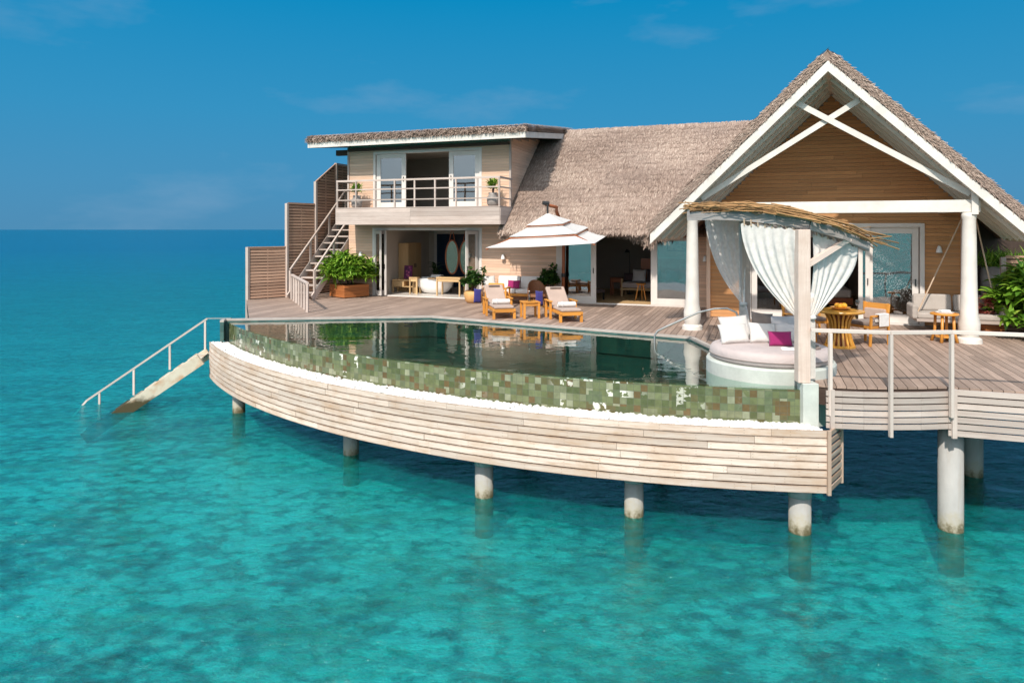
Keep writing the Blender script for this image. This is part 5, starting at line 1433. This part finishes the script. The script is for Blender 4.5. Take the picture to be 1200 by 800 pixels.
cl = [(x, y, z, s) for x, y, z, s in dome(46, .38, .38, .36, .66, .4)] + [(.30, .0, 1.12, .8), (-.1, .1, 1.10, .8), (.38, -.05, 1.0, .7)]
p = HW(-.98, -1.0); potted('potted_shrub', 'dark leafy shrub in a tan pot by the bathroom folding doors', p, POT, M['terracotta'], cl, 13, .10, .20, .09, M['leaf_dark'], .5, .3, 8, 'shrubs in tan pots by the outdoor sofa')
cl = [(x, y, z, s) for x, y, z, s in dome(46, .33, .33, .36, .70, .4)] + [(.1, .0, 1.18, .9), (-.15, .1, 1.05, .8), (.22, .05, 1.12, .8)]
p = HW(1.42, -.42); potted('potted_shrub', 'dark leafy shrub in a tan pot beside the parasol mast', p, POT, M['terracotta'], cl, 13, .10, .20, .09, M['leaf_dark'], .6, .3, 8, 'shrubs in tan pots by the outdoor sofa')
POT2 = [(.12, 0), (.19, .08), (.20, .28), (.13, .40), (.15, .46), (.13, .44)]
p = HW(-5.72, -.55, 3.16); potted('potted_fern', 'small bright fern in a grey jar at the left end of the balcony', p, POT2, M['grey_clay'], dome(16, .17, .17, .22, .62, .4), 16, .12, .22, .035, M['leaf_bright'], .7, .3, 5, 'grey jars of plants on the balcony')
p = HW(-.45, -.62, 3.16); potted('potted_fern', 'small bright plant in a grey jar at the right end of the balcony', p, POT2, M['grey_clay'], dome(14, .13, .13, .25, .66, .4), 15, .12, .22, .04, M['leaf_bright'], .8, .3, 5, 'grey jars of plants on the balcony')
potted('leafy_bush', 'big glossy green bush beside the right hand column', (12.25, 15.1, ZD), None, M['planter_wood'], dome(190, 1.5, 1.1, 1.15, .60, .6), 20, .24, .46, .13, M['leaf_bright'], .5, .4, 12, None, 0, (.5, .4))
potted('leafy_bush', 'pink tinged shrub low behind the swing seat and right column', (11.0, 15.75, ZD), None, M['planter_wood'], dome(34, .42, .35, .5, .5, .5), 14, .1, .2, .06, M['pink_petals'], .5, .4, 6, None, 0, (.22, .3))
p = HW(13.3, -1.9, 0); potted('tall_grass_pot', 'tall tuft of green grass rising above the shaded slatted fence', p, [(.25, 0), (.3, .5), (.32, 1.2), (.3, 1.5)], M['grey_clay'], [(RNG.normal(0, .35), RNG.normal(0, .1), 1.5, 1.0) for _ in range(24)], 16, .3, .6, .03, M['leaf_bright'], 1.0, .3, 4)

# ------------------------------------------------------------------ parasol
def parasol():
    t = thing('parasol', 'white three tier square cantilever parasol with red brown curved mast', 'parasol', HW(1.85, -.24), -A20)
    # local frame: canopy centre relative to mast base
    x0, x1, y0, y1 = .22 - 1.85, 3.52 - 1.85, -2.88 + .24, -.34 + .24
    cz = {(0, 0): 1.86, (1, 0): 2.02, (1, 1): 2.32, (0, 1): 2.16}
    C = Vector(((x0 + x1) / 2 - .12, (y0 + y1) / 2, 2.78))
    cor = [Vector((x0, y0, cz[0, 0])), Vector((x1, y0, cz[1, 0])), Vector((x1, y1, cz[1, 1])), Vector((x0, y1, cz[0, 1]))]
    def tier(f0, f1, lift0, lift1, name):
        m = MB(); NS = 10
        for k in range(4):
            a, b = cor[k], cor[(k + 1) % 4]
            for q in range(NS):
                s0, s1 = q / NS, (q + 1) / NS
                def P(s, f, lf):
                    e = a.lerp(b, s); c = C.lerp(e, f); sag = .05 * math.sin(math.pi * s) * f
                    c = c + (Vector((C.x, C.y, c.z)) - c) * (.035 * math.sin(math.pi * s))
                    return c + Vector((0, 0, lf - sag * .6 - .10 * math.sin(math.pi * f)))
                for r_ in range(4):
                    g0, g1 = f0 + (f1 - f0) * r_ / 4, f0 + (f1 - f0) * (r_ + 1) / 4
                    l0, l1 = lift0 + (lift1 - lift0) * r_ / 4, lift0 + (lift1 - lift0) * (r_ + 1) / 4
                    m.quad(P(s0, g1, l1), P(s1, g1, l1), P(s1, g0, l0), P(s0, g0, l0), .5)
        o = m.build(name, M['canvas'], t)
        bm = bmesh.new(); bm.from_mesh(o.data); bmesh.ops.remove_doubles(bm, verts=bm.verts, dist=1e-4); bm.to_mesh(o.data); bm.free()
        s = o.modifiers.new('thick', 'SOLIDIFY'); s.thickness = .006
        return o
    can = tier(.56, 1.0, 0.0, 0.0, 'canopy_tier'); tier(.27, .63, .07, .08, 'canopy_tier'); tier(0.0, .35, .13, .16, 'canopy_tier')
    for k in range(4):
        m = MB(); m.bar(C + Vector((0, 0, -.14)), cor[k] + Vector((0, 0, -.05)), .03, .035); m.build('rib', M['mast_wood'], t)
    for f, lf in ((.63, .01), (.35, .10)):
        m = MB()
        for k in range(4):
            a, b = C.lerp(cor[k], f), C.lerp(cor[(k + 1) % 4], f); dz = Vector((0, 0, lf - .10 * math.sin(math.pi * f) + .02)); m.bar(a + dz, b + dz, .02, .028)
        m.build('vent_trim', M['mast_wood'], t)
    m = MB(); m.tube([(0, 0, .06), (.02, 0, 1.2), (.03, 0, 2.2), (-.02, -.05, 2.62), (-.12, -.35, 2.98), (C.x + .12, C.y + .55, 3.10), (C.x - .10, C.y + .1, 3.17)], [.055, .055, .055, .055, .055, .052, .05], 14); m.build('mast', M['mast_wood'], t, smooth=True)
    m = MB(); m.tube([C + Vector((.02, .08, .42)), C + Vector((-.16, -.02, .44))], .06, 12); m.build('mast_cap', M['black_metal'], t)
    m = MB(); m.tube([C + Vector((0, 0, .0)), C + Vector((0, 0, .40))], .03, 10); m.build('hub', M['black_metal'], t)
    m = MB(); m.box((0, 0, .03), (.7, .5, .06)); m.build('base_plate', M['black_metal'], t)
    m = MB(); m.tube([(.02, 0, .86), (.02, 0, .98)], .075, 12); m.build('crank_collar', M['black_metal'], t)
parasol()

# ------------------------------------------------------------------ dining set
def dining_table():
    t = thing('dining_table', 'round varnished table with flared slatted pedestal on the right hand deck', 'table', (6.72, 14.0, ZD))
    m = MB(); m.lathe([(.44, .70), (.46, .71), (.47, .73), (.46, .75), (.40, .752)], 40, (0, 0, 0), .6); m.build('table_top', M['table_wood'], t)
    for k in range(18):
        a = 2 * math.pi * k / 18; c, s = math.cos(a), math.sin(a)
        m = MB(); pr = [(.27, .03), (.22, .18), (.175, .38), (.20, .55), (.29, .70)]
        for (r0, z0), (r1, z1) in zip(pr[:-1], pr[1:]): m.bar((r0 * c, r0 * s, z0), (r1 * c, r1 * s, z1), .038, .028, .2 + .6 * (k % 3) / 2, (c, s, 0))
        m.build('pedestal_slat', M['table_wood'], t)
    m = MB(); m.lathe([(.30, 0), (.30, .03), (.28, .045)], 32); m.build('base_ring', M['table_wood'], t)
    m = MB(); m.lathe([(.20, .05), (.13, .38), (.22, .69)], 20, (0, 0, 0), .1); m.build('core', M['mast_wood'], t)
dining_table()
def bowl():
    t = thing('fruit_bowl', 'shallow dish of yellow and red fruit on the dining table', 'bowl', (6.74, 14.02, ZD + .754))
    m = MB(); m.lathe([(.08, 0), (.16, .03), (.20, .06), (.19, .06), (.15, .04)], 24); m.build('dish', M['terracotta'], t)
    for k in range(9):
        a = k * 2.4; r = .11 * math.sqrt(k / 9); m = MB()
        m.lathe([(.004, -.05), (.03, -.042), (.05, -.012), (.05, .015), (.03, .042), (.004, .048)], 12, (r * math.cos(a), r * math.sin(a), .09)); m.build('fruit', M['gold'] if k % 3 else M['red_fruit'], t, smooth=True)
bowl()
def glassware(x, y, label):
    t = thing('wine_glass', label, 'glass', (x, y, ZD + .754), group='glasses on the dining table')
    m = MB(); m.lathe([(.035, 0), (.006, .012), (.006, .09), (.03, .11), (.042, .16), (.034, .21)], 14, cap=False); m.build('glass_body', M['clear_glass'], t, smooth=True)
glassware(7.08, 14.0, 'stemmed glass at the right rim of the dining table')
glassware(6.42, 14.1, 'stemmed glass at the left rim of the dining table')
def dining_chair(x, y, rz, label):
    t = thing('dining_chair', label, 'chair', (x, y, ZD), rz, 'chairs at the round dining table')
    # faces local +x
    for sx, sy, h in ((.25, -.27, .62), (.25, .27, .62), (-.25, -.27, .86), (-.25, .27, .86)):
        m = MB(); m.bar((sx * 1.12, sy, 0), (sx, sy, h), .045, .045); m.build('leg', M['teak'], t, bevel=.006)
    m = MB(); m.b3(-.26, .26, -.28, .28, .36, .41); m.build('seat_frame', M['teak'], t)
    m = MB(); m.box((.0, 0, .45), (.50, .52, .09)); m.build('seat_cushion', M['taupe_fabric'], t, bevel=.03)
    m = MB(); m.box((-.27, 0, .76), (.045, .60, .18), 0, None, Matrix.Rotation(R(-8), 3, 'Y')); m.build('back_rail', M['teak'], t, bevel=.012)
    m = MB(); m.box((-.22, 0, .62), (.07, .50, .24), 0, None, Matrix.Rotation(R(-8), 3, 'Y')); m.build('back_cushion', M['sand_fabric'], t, bevel=.03)
    for sy in (-.29, .29):
        m = MB(); m.bar((-.25, sy, .62), (.28, sy, .62), .05, .03); m.build('armrest', M['teak'], t, bevel=.006)
dining_chair(7.48, 14.35, R(205), 'teak dining chair right of the table with a white towel over its arm')
dining_chair(6.12, 14.55, R(-35), 'teak dining chair left of the table, partly behind the curtain')
dining_chair(6.55, 15.05, R(-80), 'teak dining chair at the back of the table near the dark doorway')
def hung_towel():
    t = thing('folded_towel', 'white towel draped over the arm of the right dining chair', 'towel', (7.62, 14.06, ZD + .66), R(205))
    m = MB(); m.box((0, 0, 0), (.28, .10, .03)); m.box((0, .05, -.12), (.28, .025, .26)); m.box((0, -.05, -.08), (.27, .02, .18)); m.build('cloth', M['white_fabric'], t, bevel=.01)
hung_towel()
def vase():
    t = thing('lantern', 'small pale lantern on a wooden stand behind the dining table', 'lantern', (6.9, 15.75, ZD))
    m = MB(); m.b3(-.16, .16, -.16, .16, .72, .75)
    for sx in (-.13, .13):
        for sy in (-.13, .13): m.b3(sx - .02, sx + .02, sy - .02, sy + .02, 0, .72)
    m.build('stand', M['teak'], t)
    m = MB(); m.lathe([(.05, .75), (.09, .80), (.09, .90), (.05, .95)], 16); m.build('shade', M['ceramic'], t, smooth=True)
vase()
def stool_table():
    t = thing('side_stool', 'small splay legged teak side table beside the swing seat', 'table', (9.26, 14.62, ZD))
    m = MB(); m.lathe([(.25, .575), (.27, .585), (.27, .605), (.26, .615)], 28); m.build('table_top', M['teak'], t)
    for k in range(4):
        a = R(45 + 90 * k); m = MB(); m.tube([(.17 * math.cos(a), .17 * math.sin(a), .58), (.18 * math.cos(a), .18 * math.sin(a), .25), (.24 * math.cos(a), .24 * math.sin(a), 0)], [.03, .028, .035], 8); m.build('leg', M['teak'], t, smooth=True)
    m = MB(); m.lathe([(.17, .10), (.17, .13)], 24); m.build('stretcher', M['teak'], t)
stool_table()
def tray():
    t = thing('tray', 'white folded cloth and tray on the small side table', 'tray', (9.26, 14.62, ZD + .617))
    m = MB(); m.lathe([(.17, 0), (.18, .02), (.16, .02), (.15, .012)], 24); m.build('plate', M['ceramic'], t)
    m = MB(); m.box((0, 0, .045), (.2, .14, .05)); m.build('cloth', M['white_fabric'], t, bevel=.015)
tray()
def swing():
    t = thing('swing_seat', 'hanging swing seat with pale cushions roped to the porch roof', 'swing', (10.35, 15.95, ZD), -A20)
    m = MB(); m.b3(-.85, .85, -.38, .38, .26, .33); m.build('seat_frame', M['grey_wood'], t, bevel=.01)
    m = MB(); m.box((0, 0, .40), (1.66, .72, .14)); m.build('seat_cushion', M['sand_light'], t, bevel=.04)
    for k in (-1, 1):
        m = MB(); m.box((k * .42, .27, .66), (.80, .15, .40), 0, None, Matrix.Rotation(R(-10), 3, 'X')); m.build('back_cushion', M['sand_light'], t, bevel=.05)
        m = MB(); m.box((k * .88, 0, .48), (.12, .70, .34)); m.build('side_bolster', M['sand_light'], t, bevel=.05)
    top = Vector((.28, -.1, 2.95))
    for sx in (-1, 1):
        for sy in (-.1,):
            m = MB(); m.tube([(sx * .84, sy, .30), top + Vector((sx * .05, sy * .1, 0))], .016, 8); m.build('rope', M['rope'], t)
    m = MB(); m.tube([top + Vector((-.1, 0, 0)), top + Vector((.1, 0, 0))], .03, 10); m.bar(top, top + Vector((0, 0, .25)), .03, .03); m.build('hook', M['black_metal'], t)
M['sand_light'] = mat_fabric('pale_sand_fabric', (0.42, 0.37, 0.33), .08)
swing()

# ------------------------------------------------------------------ wall lamps
def lamp(loc, rz, label):
    t = thing('wall_lamp', label, 'lamp', loc, rz, 'small white wall lamps on the timber walls')
    m = MB(); m.b3(-.03, .03, -.03, 0, .02, .12); m.build('bracket', M['frame_paint'], t)
    m = MB(); m.lathe([(.075, -.02), (.07, .0), (.045, .12), (.025, .15)], 16, (0, -.09, 0)); m.build('shade', M['ceramic'], t, smooth=True)
lamp(HW(-5.85, -.03, 1.45), -A20, 'white wall lamp left of the bathroom doors above the planter')
lamp(HW(-.28, -.03, 1.42), -A20, 'white wall lamp on the pink wall above the outdoor sofa')
lamp(HW(6.3, -.03, 1.45), -A20, 'white wall lamp in the corner behind the left white column')
lamp(HW(12.02, -2.17, 1.85), -A20, 'white wall lamp between the speckled glass door and the right column')

# ------------------------------------------------------------------ inside the bathroom and the hall
def bathtub():
    t = thing('bathtub', 'freestanding white oval bathtub inside the bathroom', 'bathtub', HW(-3.5, 1.25, .03), -A20 + R(6))
    m = MB(); m.lathe([(.30, 0), (.50, .06), (.66, .25), (.74, .50), (.76, .58), (.73, .58), (.62, .25), (.40, .12)], 36, (0, 0, 0), .5, True, 1.0, .58); m.build('tub_shell', M['ceramic'], t, smooth=True)
    m = MB(); m.tube([(.45, .5, 0), (.45, .5, .85), (.40, .42, .90), (.36, .32, .85)], .018, 8); m.build('tap', M['black_metal'], t, smooth=True)
bathtub()
def low_table(name, label, u, v, w, d, h, mat, shelf=False, z=.03):
    t = thing(name, label, 'table', HW(u, v, z), -A20)
    m = MB(); m.b3(-w / 2, w / 2, -d / 2, d / 2, h - .05, h); m.build('table_top', mat, t, bevel=.005)
    for sx in (-1, 1):
        for sy in (-1, 1):
            m = MB(); m.b3(sx * (w / 2 - .03) - .025, sx * (w / 2 - .03) + .025, sy * (d / 2 - .03) - .025, sy * (d / 2 - .03) + .025, 0, h - .05); m.build('leg', mat, t)
    m = MB()
    if shelf: m.b3(-w / 2 + .05, w / 2 - .05, -d / 2 + .02, d / 2 - .02, .22, .25); m.b3(-w / 2 + .055, -w / 2 + .5, -d / 2 + .01, d / 2 - .01, .252, h - .06)
    else: m.b3(-w / 2 + .06, w / 2 - .06, -d / 2 + .02, -d / 2 + .05, h - .16, h - .055)
    m.build('shelf' if shelf else 'apron', mat, t)
low_table('low_cabinet', 'long pale wooden bench cabinet at the left of the bathroom', -4.65, 1.15, 1.0, .42, .50, M['pale_oak'], True)
low_table('wooden_stool', 'narrow pale wooden stool left of the bathtub', -4.12, .85, .34, .34, .62, M['pale_oak'])
low_table('vanity_table', 'pale wooden vanity table right of the bathtub', -2.62, 0.75, .95, .5, .66, M['pale_oak'])
def board():
    t = thing('artwork_panel', 'plum coloured artwork standing on the long bench cabinet', 'artwork', HW(-4.6, 1.2, .535), -A20)
    m = MB(); m.box((0, 0, .26), (.34, .03, .50), 0, None, Matrix.Rotation(R(-6), 3, 'X')); m.build('frame', M['dark_plum'], t)
    m = MB(); m.box((0, -.02, .26), (.28, .012, .44), 0, None, Matrix.Rotation(R(-6), 3, 'X')); m.build('canvas', M['art_plum'], t)
board()
def tall_cabinet():
    t = thing('tall_cabinet', 'tall yellowish wooden cabinet against the back wall of the bathroom', 'cabinet', HW(-5.02, 2.1, .03), R(90) - A20)
    m = MB(); m.b3(-.55, .55, -.2, .2, 0, 1.85); m.build('carcass', M['pale_oak'], t, bevel=.006)
    for sx in (-1, 1):
        m = MB(); m.b3(sx * .27 - .255, sx * .27 + .255, -.225, -.203, .06, 1.80); d = m.build('door', M['pale_oak'], t, bevel=.004)
        m = MB(); m.b3(sx * .05 - .01, sx * .05 + .01, -.25, -.226, .9, 1.05); m.build('handle', M['black_metal'], d)
tall_cabinet()
def mirror(u, v, label, sx=.30):
    t = thing('hanging_mirror', label, 'mirror', HW(u, v, 0), -A20 + R(12), 'oval mirrors hanging in the bathroom')
    m = MB(); n = 36; pts = [(sx * math.cos(a), 0, 1.38 + .62 * math.sin(a)) for a in np.linspace(0, 2 * math.pi, n + 1)]
    m.tube(pts, .028, 8, .5, False); m.build('frame', M['mast_wood'], t, smooth=True)
    m = MB(); i = 0; m.v += [(p[0], .0, p[2]) for p in pts[:-1]]; m._face(tuple(range(n)), [(0, 0)] * n, .5); g = m.build('mirror_glass', M['mirror'], t)
    s = g.modifiers.new('thick', 'SOLIDIFY'); s.thickness = .015
    m = MB()
    for k in (-1, 1): m.tube([(k * .1, 0, 1.98), (0, 0, 2.5)], .012, 6)
    m.build('strap', M['mast_wood'], t)
mirror(-2.85, 1.34, 'oval wooden framed mirror on straps above the vanity, left one', .24)
mirror(-2.32, 1.42, 'oval wooden framed mirror on straps half hidden by the folded door', .24)
p = HW(-4.3, 2.9, .03); potted('palm_plant', 'dark palm leaved plant at the back of the bathroom', p, [(.14, 0), (.2, .2), (.18, .42), (.16, .40)], M['grey_clay'], [(0, 0, .5 + .1 * k, 1) for k in range(5)], 10, .3, .55, .06, M['leaf_dark'], .9, .45, 4)
def flowers():
    t = thing('towel_stack', 'stack of white towels on the bathtub rim shelf', 'towels', HW(-3.42, 1.25, .62), -A20)
    m = MB(); m.box((0, 0, .03), (.42, .26, .05)); m.box((.01, 0, .08), (.40, .24, .05)); m.build('towel', M['white_fabric'], t, bevel=.02)
    m = MB(); m.box((0, 0, -.005), (.30, 1.0, .02)); m.build('bath_board', M['pale_oak'], t)
flowers()
# living room
def living_sofa():
    t = thing('living_room_sofa', 'long low sofa with pale seat inside the dim living room', 'sofa', HW(4.35, 2.9, .03), -A20)
    m = MB(); m.b3(-1.15, 1.15, -.42, .42, .22, .30); m.build('frame', M['pale_oak'], t)
    for sx in (-1, 1):
        for sy in (-.36, .36):
            m = MB(); m.b3(sx * 1.1 - .03, sx * 1.1 + .03, sy - .03, sy + .03, 0, .22 if sy > 0 else .62); m.build('leg', M['pale_oak'], t)
    m = MB(); m.box((0, 0, .40), (2.2, .80, .18)); m.build('seat_cushion', M['mauve_fabric'], t, bevel=.04)
    m = MB(); m.box((.25, .37, .95), (1.6, .06, .75)); m.build('headboard', M['mast_wood'], t)
living_sofa()
for k, (du, mt, lab) in enumerate(((-.55, 'light_grey_fabric', 'pale cushion on the living room sofa'), (-.05, 'dark_fabric', 'large dark plum cushion on the living room sofa, middle one'), (.60, 'dark_plum', 'plum cushion at the right of the living room sofa'), (-.95, 'dark_fabric', 'dark round cushion at the left end of the living room sofa'))):
    p = HW(4.35 + du, 2.85 + (.1 if k % 2 else 0), .53); cushion('pillow', lab, 'pillow', p, .5 if k < 3 else .36, .46 if k < 3 else .32, .16, M[mt], -A20, R(-16), 0, 'cushions on the living room sofa')
def three_leg():
    t = thing('three_legged_stool', 'light wooden stool just inside the living room doorway', 'stool', HW(4.12, 1.35, .03), -A20)
    m = MB(); m.lathe([(.16, .53), (.17, .55), (.16, .57)], 20); m.build('seat', M['teak'], t)
    for k in range(3):
        a = R(90 + 120 * k); m = MB(); m.tube([(.09 * math.cos(a), .09 * math.sin(a), .54), (.2 * math.cos(a), .2 * math.sin(a), 0)], .02, 8); m.build('leg', M['teak'], t)
three_leg()
def floor_lamp():
    t = thing('floor_lamp', 'thin black reading lamp beside the living room sofa', 'lamp', HW(3.35, 3.5, .03), -A20)
    m = MB(); m.lathe([(.15, 0), (.15, .02), (.02, .03)], 18); m.build('base', M['black_metal'], t)
    m = MB(); m.tube([(0, 0, .02), (0, 0, 1.5), (.02, -.05, 1.58), (-.08, -.1, 1.62)], .014, 8); m.build('stem', M['black_metal'], t)
    m = MB(); m.lathe([(.10, -.07), (.03, .05)], 16, (-.08, -.1, 1.60)); m.build('shade', M['black_metal'], t)
floor_lamp()
low_table('night_table', 'small dark side table left of the living room sofa', 2.95, 3.1, .42, .42, .62, M['mast_wood'])
def picture():
    t = thing('framed_picture', 'dark framed picture on the living room back wall', 'picture', HW(5.2, 5.48, 0), -A20)
    m = MB(); m.b3(-.75, .75, -.03, 0, 1.55, 1.60); m.b3(-.75, .75, -.03, 0, 2.35, 2.40); m.b3(-.75, -.70, -.03, 0, 1.6, 2.35); m.b3(.70, .75, -.03, 0, 1.6, 2.35); m.build('frame', M['black_metal'], t)
    m = MB(); m.b3(-.70, .70, -.015, -.002, 1.6, 2.35); m.build('canvas', M['art_dark'], t)
picture()
def deck_armchair():
    t = thing('lounge_chair', 'dark wicker lounge chair seen through the glass door left of the living room', 'chair', HW(2.55, 1.0, .025), -A20 + R(160))
    m = MB(); m.box((0, 0, .30), (.6, .6, .10)); m.build('seat', M['dark_fabric'], t, bevel=.03)
    m = MB(); m.box((0, .32, .62), (.6, .08, .70), 0, None, Matrix.Rotation(R(-18), 3, 'X')); m.build('backrest', M['wicker'], t, bevel=.03)
    for sx in (-1, 1):
        for sy in (-1, 1):
            m = MB(); m.b3(sx * .26 - .025, sx * .26 + .025, sy * .26 - .025, sy * .26 + .025, 0, .25); m.build('leg', M['black_metal'], t)
deck_armchair()
def bed():
    t = thing('bed', 'wide bed with grey cover in the dark bedroom behind the dining table', 'bed', HW(9.5, 2.2, .025), -A20)
    m = MB(); m.b3(-1.0, 1.0, -1.0, 1.0, .10, .30); m.build('frame', M['mast_wood'], t)
    m = MB(); m.box((0, -.02, .43), (1.94, 1.94, .26)); m.build('mattress', M['light_grey_fabric'], t, bevel=.06)
    m = MB(); m.b3(-1.1, 1.1, 1.0, 1.08, 0, 1.2); m.build('headboard', M['dark_wood'], t)
bed()
